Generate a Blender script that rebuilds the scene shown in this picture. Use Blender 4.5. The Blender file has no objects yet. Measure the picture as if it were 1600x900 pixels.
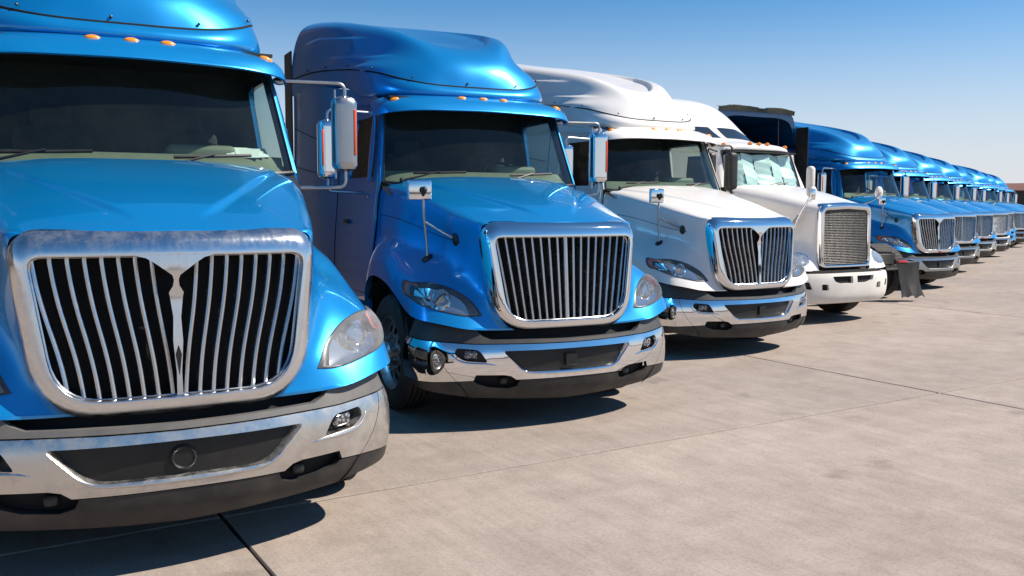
import bpy, math, random
import numpy as np
from mathutils import Vector, Matrix
from mathutils.geometry import delaunay_2d_cdt

random.seed(7)
scene = bpy.context.scene
COL = scene.collection
R = math.radians
PI = math.pi

# ------------------------------------------------------------------ camera
cam_d = bpy.data.cameras.new('camera')
cam = bpy.data.objects.new('camera', cam_d)
COL.objects.link(cam)
scene.camera = cam
cam_d.sensor_width = 36.0
cam_d.lens = 36.0 * 1411.65 / 1600.0
cam_d.clip_start = 0.05
cam_d.clip_end = 6000
CAM_H, CAM_PITCH, CAM_YAW, CAM_ROLL = 1.827, R(5.208), R(28.786), R(0.232)
_fw = Vector((math.sin(CAM_YAW) * math.cos(CAM_PITCH), math.cos(CAM_YAW) * math.cos(CAM_PITCH), -math.sin(CAM_PITCH)))
_rt = Vector((math.cos(CAM_YAW), -math.sin(CAM_YAW), 0))
_up = _rt.cross(_fw)
_rt2 = _rt * math.cos(CAM_ROLL) + _up * math.sin(CAM_ROLL)
_up2 = _up * math.cos(CAM_ROLL) - _rt * math.sin(CAM_ROLL)
_m = Matrix((_rt2, _up2, -_fw)).transposed().to_4x4()
_m.translation = Vector((0, 0, CAM_H))
cam.matrix_world = _m

# ------------------------------------------------------------------ sky and sun
SUN = Vector((0.62, -0.30, 0.72)).normalized()
sun_el = math.asin(SUN.z)
sun_az = math.atan2(SUN.x, SUN.y)          # clockwise from +Y
world = bpy.data.worlds.new('World')
scene.world = world
world.use_nodes = True
wn = world.node_tree.nodes
wl = world.node_tree.links
wn.clear()
wo = wn.new('ShaderNodeOutputWorld')
bg = wn.new('ShaderNodeBackground')
sky = wn.new('ShaderNodeTexSky')
sky.sky_type = 'NISHITA'
sky.sun_disc = False
sky.sun_elevation = sun_el
sky.sun_rotation = sun_az
sky.altitude = 1500
sky.air_density = 1.0
sky.dust_density = 0.5
sky.ozone_density = 5.0
bg.inputs['Strength'].default_value = 0.072
# clear desert sky: deeper blue overhead, a pale belt of haze all round the horizon
tint = wn.new('ShaderNodeMix'); tint.data_type = 'RGBA'; tint.blend_type = 'MULTIPLY'; tint.inputs[0].default_value = 1.0
tint.inputs[7].default_value = (0.68, 1.16, 1.30, 1)
wl.new(sky.outputs[0], tint.inputs[6])
wtc = wn.new('ShaderNodeTexCoord'); wsep = wn.new('ShaderNodeSeparateXYZ'); wl.new(wtc.outputs['Generated'], wsep.inputs[0])
wmr = wn.new('ShaderNodeMapRange'); wmr.interpolation_type = 'SMOOTHSTEP'
wmr.inputs['From Min'].default_value = 0.0; wmr.inputs['From Max'].default_value = 0.235
wmr.inputs['To Min'].default_value = 1.0; wmr.inputs['To Max'].default_value = 0.0
wl.new(wsep.outputs['Z'], wmr.inputs['Value'])
hz = wn.new('ShaderNodeMix'); hz.data_type = 'RGBA'
hz.inputs[7].default_value = (7.3, 7.45, 7.8, 1)
wl.new(wmr.outputs[0], hz.inputs[0]); wl.new(tint.outputs[2], hz.inputs[6])
wl.new(hz.outputs[2], bg.inputs[0])
wl.new(bg.outputs[0], wo.inputs[0])
sd = bpy.data.lights.new('sun', 'SUN')
sd.energy = 5.0
sd.angle = R(0.53)
sd.color = (1.0, 0.91, 0.79)
so = bpy.data.objects.new('sun', sd)
COL.objects.link(so)
so.rotation_euler = (-SUN).to_track_quat('-Z', 'Y').to_euler()
vs = scene.view_settings
vs.view_transform = 'Standard'
vs.look = 'None'
vs.exposure = 0.5
vs.gamma = 1.0
vs.use_curve_mapping = False
scene.cycles.max_bounces = 10
scene.cycles.transparent_max_bounces = 12
scene.cycles.glossy_bounces = 6
scene.cycles.sample_clamp_indirect = 6.0
scene.cycles.caustics_reflective = False
scene.cycles.caustics_refractive = False

# ------------------------------------------------------------------ materials
MAT = {}
def principled(name, base, rough=0.5, metal=0.0, coat=0.0, coat_rough=0.03, spec=0.5, emit=None):
    m = bpy.data.materials.new(name)
    m.use_nodes = True
    b = m.node_tree.nodes['Principled BSDF']
    b.inputs['Base Color'].default_value = (*base, 1)
    b.inputs['Roughness'].default_value = rough
    b.inputs['Metallic'].default_value = metal
    b.inputs['Coat Weight'].default_value = coat
    b.inputs['Coat Roughness'].default_value = coat_rough
    b.inputs['Specular IOR Level'].default_value = spec
    MAT[name] = m
    return m, m.node_tree.nodes, m.node_tree.links, b

def noise_node(n, l, scale, detail=4, rough=0.6, coord='Object', vec_scale=None):
    tc = n.new('ShaderNodeTexCoord')
    t = n.new('ShaderNodeTexNoise')
    t.inputs['Scale'].default_value = scale
    t.inputs['Detail'].default_value = detail
    t.inputs['Roughness'].default_value = rough
    src = tc.outputs[coord]
    if vec_scale:
        mp = n.new('ShaderNodeMapping')
        mp.inputs['Scale'].default_value = vec_scale
        l.new(src, mp.inputs['Vector'])
        src = mp.outputs['Vector']
    l.new(src, t.inputs['Vector'])
    return t
def ramp(n, l, src, stops):
    r = n.new('ShaderNodeValToRGB')
    e = r.color_ramp.elements
    while len(e) < len(stops): e.new(0.5)
    for k, (p, c) in enumerate(stops):
        e[k].position = p
        e[k].color = (*c, 1) if len(c) == 3 else c
    l.new(src, r.inputs['Fac'])
    return r
def mixc(n, l, fac, a, b, mode='MIX'):
    x = n.new('ShaderNodeMix')
    x.data_type = 'RGBA'
    x.blend_type = mode
    for sock, v in ((x.inputs[0], fac), (x.inputs[6], a), (x.inputs[7], b)):
        if hasattr(v, 'is_output'): l.new(v, sock)
        elif isinstance(v, (int, float)): sock.default_value = v
        else: sock.default_value = (*v, 1)
    return x.outputs[2]

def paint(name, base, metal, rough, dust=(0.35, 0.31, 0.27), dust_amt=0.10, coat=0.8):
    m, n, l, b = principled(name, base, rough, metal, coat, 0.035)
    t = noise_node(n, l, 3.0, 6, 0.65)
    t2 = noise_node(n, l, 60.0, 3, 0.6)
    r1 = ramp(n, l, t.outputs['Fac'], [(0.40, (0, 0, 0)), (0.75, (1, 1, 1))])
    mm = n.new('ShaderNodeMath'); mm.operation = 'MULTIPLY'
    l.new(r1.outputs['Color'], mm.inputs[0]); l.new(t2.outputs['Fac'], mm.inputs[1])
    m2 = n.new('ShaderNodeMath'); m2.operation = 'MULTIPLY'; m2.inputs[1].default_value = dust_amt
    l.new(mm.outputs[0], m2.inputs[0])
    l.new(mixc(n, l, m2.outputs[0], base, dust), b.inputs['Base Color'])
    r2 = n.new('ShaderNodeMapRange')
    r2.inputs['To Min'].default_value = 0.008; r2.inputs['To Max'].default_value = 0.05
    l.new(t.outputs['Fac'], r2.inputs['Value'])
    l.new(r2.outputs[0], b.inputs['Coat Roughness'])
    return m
paint('blue_paint', (0.0, 0.272, 0.655), 0.50, 0.34, dust_amt=0.04, coat=0.9)
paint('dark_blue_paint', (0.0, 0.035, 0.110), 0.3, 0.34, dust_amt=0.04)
paint('white_paint', (0.82, 0.79, 0.75), 0.0, 0.35, dust=(0.45, 0.40, 0.34), dust_amt=0.18, coat=0.5)

def metal(name, base, rough_lo, rough_hi, scale=4.0, dirt=(0.30, 0.26, 0.22), dirt_amt=0.0, stretch=None, bump=0.0):
    m, n, l, b = principled(name, base, rough_lo, 1.0)
    t = noise_node(n, l, scale, 7, 0.7, vec_scale=stretch)
    mr = n.new('ShaderNodeMapRange')
    mr.inputs['From Min'].default_value = 0.3; mr.inputs['From Max'].default_value = 0.75
    mr.inputs['To Min'].default_value = rough_lo; mr.inputs['To Max'].default_value = rough_hi
    l.new(t.outputs['Fac'], mr.inputs['Value'])
    l.new(mr.outputs[0], b.inputs['Roughness'])
    if dirt_amt:
        t2 = noise_node(n, l, 9.0, 8, 0.75)
        r = ramp(n, l, t2.outputs['Fac'], [(0.45, (0, 0, 0)), (0.72, (1, 1, 1))])
        mu = n.new('ShaderNodeMath'); mu.operation = 'MULTIPLY'; mu.inputs[1].default_value = dirt_amt
        l.new(r.outputs['Color'], mu.inputs[0])
        l.new(mixc(n, l, mu.outputs[0], base, dirt), b.inputs['Base Color'])
        inv = n.new('ShaderNodeMath'); inv.operation = 'SUBTRACT'; inv.inputs[0].default_value = 1.0
        l.new(mu.outputs[0], inv.inputs[1])
        l.new(inv.outputs[0], b.inputs['Metallic'])
    if bump:
        bp = n.new('ShaderNodeBump'); bp.inputs['Strength'].default_value = bump; bp.inputs['Distance'].default_value = 0.002
        t3 = noise_node(n, l, 2.2, 3, 0.5)
        l.new(t3.outputs['Fac'], bp.inputs['Height']); l.new(bp.outputs[0], b.inputs['Normal'])
    return m
metal('chrome', (0.74, 0.75, 0.77), 0.015, 0.05, bump=0.04)
metal('worn_chrome', (0.60, 0.585, 0.56), 0.20, 0.40, 5.0, dirt=(0.34, 0.29, 0.24), dirt_amt=0.5, bump=0.12)
metal('brushed_surround', (0.66, 0.67, 0.69), 0.12, 0.28, 6.0, dirt_amt=0.22, stretch=(6, 6, 0.6), bump=0.06)
metal('satin_silver', (0.40, 0.41, 0.42), 0.24, 0.40, 8.0, dirt_amt=0.2)
metal('bar_metal', (0.52, 0.53, 0.55), 0.16, 0.32, 12.0, dirt_amt=0.2)
metal('cast_alloy', (0.34, 0.34, 0.34), 0.30, 0.5, 12.0, dirt=(0.08, 0.07, 0.06), dirt_amt=0.6)
metal('mesh_metal', (0.15, 0.15, 0.15), 0.30, 0.5, 12.0, dirt=(0.10, 0.095, 0.09), dirt_amt=0.4)

def plain(name, base, rough, var=0.35, scale=6.0, spec=0.4, dust=None, dust_amt=0.3):
    m, n, l, b = principled(name, base, rough, 0.0, spec=spec)
    t = noise_node(n, l, scale, 6, 0.65)
    dark = tuple(c * (1 - var) for c in base)
    lite = tuple(min(1, c * (1 + var)) for c in base)
    r = ramp(n, l, t.outputs['Fac'], [(0.3, dark), (0.7, lite)])
    out = r.outputs['Color']
    if dust:
        t2 = noise_node(n, l, 2.3, 7, 0.7)
        r2 = ramp(n, l, t2.outputs['Fac'], [(0.42, (0, 0, 0)), (0.75, (1, 1, 1))])
        mu = n.new('ShaderNodeMath'); mu.operation = 'MULTIPLY'; mu.inputs[1].default_value = dust_amt
        l.new(r2.outputs['Color'], mu.inputs[0])
        out = mixc(n, l, mu.outputs[0], out, dust)
    l.new(out, b.inputs['Base Color'])
    return m
DUST = (0.26, 0.22, 0.18)
plain('black_plastic', (0.016, 0.016, 0.017), 0.45, dust=DUST, dust_amt=0.10)
plain('valance_plastic', (0.020, 0.020, 0.021), 0.5, dust=DUST, dust_amt=0.18)
plain('sunlit_strip', (0.115, 0.112, 0.108), 0.5, 0.15, dust=DUST, dust_amt=0.35)  # nearest truck's bumper strip plastic, sunlight put into its lighter grey
plain('shaded_strip', (0.045, 0.045, 0.046), 0.5, 0.15, dust=DUST, dust_amt=0.22)  # same strip plastic on most other trucks, shade darkened into its colour
plain('intake_plastic', (0.008, 0.008, 0.008), 0.5, dust=DUST, dust_amt=0.07)
plain('cavity_black', (0.006, 0.006, 0.007), 0.8)
plain('rubber', (0.020, 0.019, 0.019), 0.75, dust=DUST, dust_amt=0.22)
plain('interior_dark', (0.022, 0.026, 0.028), 0.75)
plain('dash_vinyl', (0.17, 0.17, 0.125), 0.6, 0.12)
plain('seat_fabric', (0.035, 0.036, 0.04), 0.9)
plain('frame_black', (0.02, 0.02, 0.02), 0.5, dust=DUST, dust_amt=0.3)
plain('white_plastic', (0.72, 0.69, 0.64), 0.4, 0.06, dust=(0.42, 0.36, 0.30), dust_amt=0.25)
plain('paper', (0.75, 0.74, 0.70), 0.8, 0.05)
principled('amber', (0.95, 0.30, 0.02), 0.3, spec=0.5, coat=0.4)
principled('orange_reflector', (0.85, 0.10, 0.03), 0.3, coat=0.5)
principled('red_lens', (0.45, 0.012, 0.012), 0.25, coat=0.6)
principled('lamp_chrome', (0.80, 0.82, 0.84), 0.10, 1.0)
def fog_mat():
    m, n, l, b = principled('fog_lens', (0.3, 0.3, 0.31), 0.18, 0.4, coat=0.8)
    tc = n.new('ShaderNodeTexCoord'); vo = n.new('ShaderNodeTexVoronoi'); vo.inputs['Scale'].default_value = 55
    l.new(tc.outputs['Object'], vo.inputs['Vector'])
    r = ramp(n, l, vo.outputs['Distance'], [(0.1, (0.50, 0.50, 0.52)), (0.6, (0.05, 0.05, 0.055))])
    l.new(r.outputs['Color'], b.inputs['Base Color'])
fog_mat()
principled('lamp_dark', (0.05, 0.055, 0.06), 0.35, 0.0)

def glass(name, tint, refl_min=0.06, dusty=0.0, blend=0.3, dust_col=(0.6, 0.58, 0.5)):
    m = bpy.data.materials.new(name); m.use_nodes = True
    n = m.node_tree.nodes; l = m.node_tree.links; n.clear()
    o = n.new('ShaderNodeOutputMaterial')
    tr = n.new('ShaderNodeBsdfTransparent'); tr.inputs[0].default_value = (*tint, 1)
    gl = n.new('ShaderNodeBsdfGlossy'); gl.inputs['Roughness'].default_value = 0.015
    lw = n.new('ShaderNodeFresnel'); lw.inputs[0].default_value = 1.52
    geo = n.new('ShaderNodeNewGeometry'); ior = n.new('ShaderNodeMix'); ior.data_type = 'FLOAT'      # a thin pane: same both ways
    ior.inputs[2].default_value = 1.52; ior.inputs[3].default_value = 1 / 1.52
    l.new(geo.outputs['Backfacing'], ior.inputs[0]); l.new(ior.outputs[0], lw.inputs[0])
    mx = n.new('ShaderNodeMixShader')
    l.new(lw.outputs[0], mx.inputs[0]); l.new(tr.outputs[0], mx.inputs[1]); l.new(gl.outputs[0], mx.inputs[2])
    last = mx.outputs[0]
    if dusty:
        df = n.new('ShaderNodeBsdfDiffuse'); df.inputs[0].default_value = (*dust_col, 1)
        t = noise_node(n, l, 2.5, 8, 0.7)
        r = ramp(n, l, t.outputs['Fac'], [(0.35, (0.25, 0.25, 0.25)), (0.75, (1, 1, 1))])
        mu = n.new('ShaderNodeMath'); mu.operation = 'MULTIPLY'; mu.inputs[1].default_value = dusty
        l.new(r.outputs['Color'], mu.inputs[0])
        m2 = n.new('ShaderNodeMixShader')
        l.new(mu.outputs[0], m2.inputs[0]); l.new(last, m2.inputs[1]); l.new(df.outputs[0], m2.inputs[2])
        last = m2.outputs[0]
    l.new(last, o.inputs[0])
    MAT[name] = m
glass('windshield_glass', (0.74, 0.88, 0.84), dusty=0.022, dust_col=(0.50, 0.60, 0.54))
glass('side_glass', (0.74, 0.80, 0.78), dusty=0.01)
glass('lamp_glass', (0.88, 0.90, 0.90), dusty=0.16, dust_col=(0.8, 0.8, 0.78))
glass('hazed_lamp_glass', (0.88, 0.88, 0.87), dusty=0.30, dust_col=(0.85, 0.85, 0.84))

# ------------------------------------------------------------------ geometry kit
def nspline(t):
    """natural cubic spline: returns f(q) -> weight matrix (len(q) x len(t))"""
    t = np.asarray(t, float); n = len(t); h = np.diff(t)
    A = np.zeros((n, n)); B = np.zeros((n, n))
    A[0, 0] = A[-1, -1] = 1
    for i in range(1, n - 1):
        A[i, i-1] = h[i-1]; A[i, i] = 2 * (h[i-1] + h[i]); A[i, i+1] = h[i]
        B[i, i-1] = 6 / h[i-1]; B[i, i] = -6 / h[i-1] - 6 / h[i]; B[i, i+1] = 6 / h[i]
    M = np.linalg.solve(A, B)
    I = np.eye(n)
    def W(q):
        q = np.clip(np.asarray(q, float), t[0], t[-1])
        k = np.clip(np.searchsorted(t, q) - 1, 0, n - 2)
        a = (t[k+1] - q) / h[k]; b = (q - t[k]) / h[k]
        return a[:, None] * I[k] + b[:, None] * I[k+1] + ((a**3 - a) * h[k]**2 / 6)[:, None] * M[k] + ((b**3 - b) * h[k]**2 / 6)[:, None] * M[k+1]
    return W
def curve(pts, n=None, q=None, knots=None):
    P = np.asarray(pts, float)
    t = np.concatenate([[0], np.cumsum(np.linalg.norm(np.diff(P, axis=0), axis=1))]) if knots is None else np.asarray(knots, float)
    if q is None: q = np.linspace(t[0], t[-1], n)
    return nspline(t)(q) @ P
class Surf:
    def __init__(s, ctrl, post=None):
        P = np.asarray(ctrl, float); s.P = P; s.post = post
        def knots(Q):
            d = np.linalg.norm(np.diff(Q, axis=0), axis=2).mean(axis=1) + 1e-4
            k = np.concatenate([[0], np.cumsum(d)]); return k / k[-1]
        s.kr = knots(P); s.kc = knots(P.transpose(1, 0, 2))
        s.Wr = nspline(s.kr); s.Wc = nspline(s.kc)
    def at(s, u, v):
        u = np.atleast_1d(np.asarray(u, float)); v = np.atleast_1d(np.asarray(v, float))
        p = np.einsum('mr,rck,mc->mk', s.Wr(u), s.P, s.Wc(v))
        return s.post(p) if s.post else p
    def normal(s, u, v, e=2e-3):
        u = np.atleast_1d(np.asarray(u, float)); v = np.atleast_1d(np.asarray(v, float))
        a = s.at(np.minimum(u+e, 1), v) - s.at(np.maximum(u-e, 0), v)
        b = s.at(u, np.minimum(v+e, 1)) - s.at(u, np.maximum(v-e, 0))
        n = np.cross(a, b); return n / (np.linalg.norm(n, axis=1)[:, None] + 1e-12)
def mirror_half(rows):
    """rows of half sections (centre first, x=0) -> full sections left to right"""
    out = []
    for r in rows:
        r = [tuple(p) for p in r]
        out.append([(-x, y, z) for (x, y, z) in r[:0:-1]] + r)
    return out

class MB:
    def __init__(s): s.v = []; s.f = []; s.n = 0
    def add(s, V, F):
        V = np.asarray(V, float).reshape(-1, 3)
        s.v.append(V); o = s.n; s.f += [tuple(i + o for i in f) for f in F]; s.n += len(V); return s
    def grid(s, P, closed_r=False, closed_c=False, flip=False):
        P = np.asarray(P, float); r, c = P.shape[:2]; F = []
        for i in range(r if closed_r else r - 1):
            for j in range(c if closed_c else c - 1):
                a, b = i * c + j, i * c + (j + 1) % c
                d, e = ((i + 1) % r) * c + j, ((i + 1) % r) * c + (j + 1) % c
                F.append((a, d, e, b) if flip else (a, b, e, d))
        return s.add(P, F)
    def tube(s, path, r, n=8, cap=True, flat=1.0):
        P = np.asarray(path, float); m = len(P)
        rr = np.full(m, r) if np.isscalar(r) else np.asarray(r, float)
        T = np.gradient(P, axis=0); T /= np.linalg.norm(T, axis=1)[:, None] + 1e-12
        up = np.array([0, 0, 1.0]) if abs(T[0, 2]) < 0.9 else np.array([1.0, 0, 0])
        A = np.cross(T[0], up); A /= np.linalg.norm(A); rings = []
        for i in range(m):
            A = A - T[i] * (A @ T[i]); A /= np.linalg.norm(A) + 1e-12
            Bv = np.cross(T[i], A)
            th = np.linspace(0, 2 * PI, n, endpoint=False)
            rings.append(P[i] + rr[i] * (np.cos(th)[:, None] * A + flat * np.sin(th)[:, None] * Bv))
        s.grid(np.array(rings), closed_c=True)
        if cap:
            o = s.n - m * n
            s.f.append(tuple(o + k for k in range(n))[::-1]); s.f.append(tuple(o + (m-1) * n + k for k in range(n)))
        return s
    def box(s, c, d, bev=0.0, rot=None):
        """box with chamfered edges"""
        hx, hy, hz = d[0] / 2, d[1] / 2, d[2] / 2; b = min(bev, hx, hy, hz) if bev else 0
        if not b:
            V = [(sx*hx, sy*hy, sz*hz) for sz in (-1, 1) for sy in (-1, 1) for sx in (-1, 1)]
            F = [(0,2,3,1),(4,5,7,6),(0,1,5,4),(2,6,7,3),(0,4,6,2),(1,3,7,5)]
        else:
            def ring(e, z):
                x, y = hx - e, hy - e
                k = b * 0.999 - e * 0.6 if b > e else b * .4
                k = max(k, b * .3)
                return [(x-k,-y,z),(x,-y+k,z),(x,y-k,z),(x-k,y,z),(-x+k,y,z),(-x,y-k,z),(-x,-y+k,z),(-x+k,-y,z)]
            rings = [ring(b, -hz), ring(0, -hz+b), ring(0, hz-b), ring(b, hz)]
            V = [p for r in rings for p in r]; F = []
            for i in range(3):
                for j in range(8): F.append((i*8+j, i*8+(j+1)%8, (i+1)*8+(j+1)%8, (i+1)*8+j))
            F += [tuple(range(8))[::-1], tuple(range(24, 32))]
        V = np.array(V)
        if rot is not None: V = V @ np.array(rot).T
        return s.add(V + np.array(c), F)
    def rbox(s, c, d, r, ns=5, rot=None, pw=2.0):
        """rounded (superellipsoid like) box"""
        hx, hy, hz = d[0]/2, d[1]/2, d[2]/2; r = min(r, hx, hy, hz)
        nth = 4 * ns; rings = []
        ph = list(np.linspace(-PI/2, 0, ns)) + list(np.linspace(0, PI/2, ns))
        for k, p in enumerate(ph):
            zc = (-hz + r) if k < ns else (hz - r)
            ring = []
            for q in range(4):
                for a in np.linspace(q * PI/2, (q+1) * PI/2, ns):
                    cx = (hx - r) * (1 if q in (0, 3) else -1); cy = (hy - r) * (1 if q < 2 else -1)
                    ring.append((cx + r * math.cos(p) * math.cos(a), cy + r * math.cos(p) * math.sin(a), zc + r * math.sin(p)))
            rings.append(ring)
        V = np.array(rings)
        sh = V.shape
        if rot is not None: V = (V.reshape(-1, 3) @ np.array(rot).T).reshape(sh)
        V = V + np.array(c)
        s.grid(V, closed_c=True)
        o = s.n - sh[0] * sh[1]
        s.f.append(tuple(o + k for k in range(sh[1]))[::-1]); s.f.append(tuple(o + (sh[0]-1) * sh[1] + k for k in range(sh[1])))
        return s
    def ell(s, c, d, nu=8, nv=12, half=False, rot=None):
        V = []
        for p in np.linspace(-PI/2 if not half else 0, PI/2, nu):
            for a in np.linspace(0, 2*PI, nv, endpoint=False):
                V.append((d[0]*math.cos(p)*math.cos(a), d[1]*math.cos(p)*math.sin(a), d[2]*math.sin(p)))
        V = np.array(V)
        if rot is not None: V = V @ np.array(rot).T
        return s.grid((V + np.array(c)).reshape(nu, nv, 3), closed_c=True)
    def lathe(s, prof, c, n=36, axis='x', close=False):
        """prof: (radius, offset along axis)"""
        V = []
        for (r, h) in prof:
            for a in np.linspace(0, 2*PI, n, endpoint=False):
                ca, sa = r * math.cos(a), r * math.sin(a)
                V.append((h, ca, sa) if axis == 'x' else ((ca, h, sa) if axis == 'y' else (ca, sa, h)))
        V = np.array(V).reshape(len(prof), n, 3) + np.array(c)
        s.grid(V, closed_c=True, closed_r=close, flip=(axis == 'y')); return s
    def prism(s, poly, y0, y1, axis='y'):
        """extrude a polygon given in the plane normal to axis"""
        n = len(poly)
        def P(a, b, h): return {'y': (a, h, b), 'x': (h, a, b), 'z': (a, b, h)}[axis]
        V = [P(a, b, y0) for a, b in poly] + [P(a, b, y1) for a, b in poly]
        F = [tuple(range(n)), tuple(range(n, 2*n))[::-1]] + [(i, i+n, (i+1) % n + n, (i+1) % n) for i in range(n)]
        return s.add(V, F)
    def sym(s):
        V = np.concatenate(s.v); n = len(V); V2 = V * [-1, 1, 1]
        f0 = list(s.f); s.v = [V, V2]; s.f = f0 + [tuple(i + n for i in f[::-1]) for f in f0]; s.n = 2 * n; return s
    def geom(s): return (np.concatenate(s.v), s.f)

def inside(poly, P):
    poly = np.asarray(poly); x, y = P[:, 0], P[:, 1]; r = np.zeros(len(P), bool); n = len(poly); j = n - 1
    for i in range(n):
        xi, yi = poly[i]; xj, yj = poly[j]
        c = ((yi > y) != (yj > y)) & (x < (xj - xi) * (y - yi) / (yj - yi + 1e-15) + xi)
        r ^= c; j = i
    return r
def densify(loop, step):
    out = []; n = len(loop)
    for i in range(n):
        a = np.array(loop[i], float); b = np.array(loop[(i+1) % n], float); m = max(1, int(math.ceil(np.linalg.norm(b-a) / step)))
        for k in range(m): out.append(tuple(a + (b - a) * k / m))
    return out
def round_poly(pts, rad, ns=6):
    n = len(pts); out = []
    rad = [rad] * n if np.isscalar(rad) else rad
    for i in range(n):
        p = np.array(pts[i], float); a = np.array(pts[i-1], float) - p; b = np.array(pts[(i+1) % n], float) - p
        la, lb = np.linalg.norm(a), np.linalg.norm(b); a /= la; b /= lb
        r = min(rad[i], la * .49, lb * .49)
        for k in np.linspace(0, 1, ns): out.append(tuple(p + a * r * (1-k)**2 + b * r * k**2))
    return out
def cdt(outer, holes, step, steps2=None):
    """triangulate a 2-D region with holes; returns points and triangles"""
    sx, sy = (step, steps2 or step)
    loops = [outer] + list(holes)
    S = np.array([1.0 / sx, 1.0 / sy])
    loops = [densify([tuple(np.array(p) * S) for p in L], 1.0) for L in loops]
    pts = []; edges = []
    for L in loops:
        o = len(pts); pts += L; edges += [(o + i, o + (i+1) % len(L)) for i in range(len(L))]
    A = np.array(loops[0]); lo, hi = A.min(0), A.max(0)
    gx = np.arange(lo[0] + .5, hi[0], 1.0); gy = np.arange(lo[1] + .5, hi[1], 1.0)
    Gp = np.array([(x + (0.5 if k % 2 else 0), y) for k, y in enumerate(gy) for x in gx])
    if len(Gp):
        ok = inside(loops[0], Gp)
        for L in loops[1:]: ok &= ~inside(L, Gp)
        allp = np.array(pts)
        Gp = Gp[ok]
        if len(Gp):
            d = np.array([((allp - g)**2).sum(1).min() for g in Gp])
            pts += [tuple(g) for g in Gp[d > 0.2]]
    r = delaunay_2d_cdt([Vector(p) for p in pts], edges, [], 0, 1e-7)
    V = np.array([tuple(v) for v in r[0]]); T = [f for f in r[2]]
    Cn = np.array([V[list(f)].mean(0) for f in T])
    ok = inside(loops[0], Cn)
    for L in loops[1:]: ok &= ~inside(L, Cn)
    T = [tuple(f) for f, k in zip(T, ok) if k]
    return V / S, T, [np.array(L) / S for L in loops]

GEO = {}; MESH = {}
def obj(name, key, fn, mat, parent=None, sharp=32, out=None):
    mk = (key, mat)
    if mk not in MESH:
        if key not in GEO:
            g = fn(); GEO[key] = g.geom() if isinstance(g, MB) else g
        V, F = GEO[key]
        me = bpy.data.meshes.new(name)
        me.from_pydata([tuple(p) for p in V], [], F)
        me.validate()
        if out is not None:
            acc = Vector((0, 0, 0))
            for p in me.polygons: acc += p.normal * p.area
            if acc.dot(Vector(out)) < 0: me.flip_normals()
        me.polygons.foreach_set('use_smooth', [True] * len(me.polygons))
        if sharp < 180: me.set_sharp_from_angle(angle=R(sharp))
        me.materials.append(MAT[mat])
        MESH[mk] = me
    o = bpy.data.objects.new(name, MESH[mk])
    COL.objects.link(o)
    if parent is not None: o.parent = parent
    return o
def empty(name, loc, rz, label, cat, group=None):
    o = bpy.data.objects.new(name, None); COL.objects.link(o)
    o.empty_display_size = 0.3
    o.location = loc; o.rotation_euler = (0, 0, rz); o['label'] = label; o['category'] = cat
    if group: o['group'] = group
    return o
def node(name, parent):
    o = bpy.data.objects.new(name, None); COL.objects.link(o); o.parent = parent; o.empty_display_size = 0.1
    return o
# ------------------------------------------------------------------ ground
def concrete(name, tint):
    m, n, l, b = principled(name, (0.4, 0.35, 0.3), 0.85, spec=0.25)
    big = noise_node(n, l, 0.35, 6, 0.6)
    mid = noise_node(n, l, 2.6, 10, 0.75)
    fine = noise_node(n, l, 160.0, 4, 0.75)
    grit = noise_node(n, l, 45.0, 8, 0.8)
    st = noise_node(n, l, 1.6, 8, 0.7, vec_scale=(7.0, 0.45, 1.0))
    broom = noise_node(n, l, 1.0, 4, 0.6, vec_scale=(70.0, 1.6, 1.0))
    c1 = ramp(n, l, big.outputs['Fac'], [(0.30, (0.345*tint, 0.290*tint, 0.252*tint)), (0.70, (0.455*tint, 0.388*tint, 0.338*tint))])
    c2 = ramp(n, l, mid.outputs['Fac'], [(0.30, (0.70, 0.69, 0.68)), (0.60, (1.04, 1.04, 1.04))])
    c3 = ramp(n, l, fine.outputs['Fac'], [(0.30, (0.70, 0.70, 0.70)), (0.70, (1.18, 1.18, 1.18))])
    c4 = ramp(n, l, st.outputs['Fac'], [(0.30, (0.86, 0.86, 0.865)), (0.62, (1.03, 1.03, 1.03))])
    c5 = ramp(n, l, grit.outputs['Fac'], [(0.30, (0.60, 0.59, 0.58)), (0.52, (1.05, 1.05, 1.05))])
    c6 = ramp(n, l, broom.outputs['Fac'], [(0.30, (0.93, 0.93, 0.93)), (0.65, (1.03, 1.03, 1.03))])
    x = mixc(n, l, 0.75, c1.outputs['Color'], c2.outputs['Color'], 'MULTIPLY')
    x = mixc(n, l, 0.8, x, c3.outputs['Color'], 'MULTIPLY')
    x = mixc(n, l, 0.8, x, c4.outputs['Color'], 'MULTIPLY')
    x = mixc(n, l, 0.8, x, c5.outputs['Color'], 'MULTIPLY')
    x = mixc(n, l, 0.8, x, c6.outputs['Color'], 'MULTIPLY')
    # oil drips and old stains
    oil = noise_node(n, l, 1.7, 5, 0.55)
    oc = ramp(n, l, oil.outputs['Fac'], [(0.62, (1, 1, 1)), (0.72, (0.60, 0.59, 0.58))])
    x = mixc(n, l, 0.7, x, oc.outputs['Color'], 'MULTIPLY')
    oi = n.new('ShaderNodeObjectInfo')
    rr = ramp(n, l, oi.outputs['Random'], [(0.0, (0.93, 0.93, 0.93)), (1.0, (1.04, 1.03, 1.02))])
    x = mixc(n, l, 1.0, x, rr.outputs['Color'], 'MULTIPLY')
    l.new(x, b.inputs['Base Color'])
    bp = n.new('ShaderNodeBump'); bp.inputs['Strength'].default_value = 0.35; bp.inputs['Distance'].default_value = 0.004
    ad = n.new('ShaderNodeMath'); ad.operation = 'ADD'
    l.new(fine.outputs['Fac'], ad.inputs[0]); l.new(st.outputs['Fac'], ad.inputs[1])
    l.new(ad.outputs[0], bp.inputs['Height']); l.new(bp.outputs[0], b.inputs['Normal'])
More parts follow.
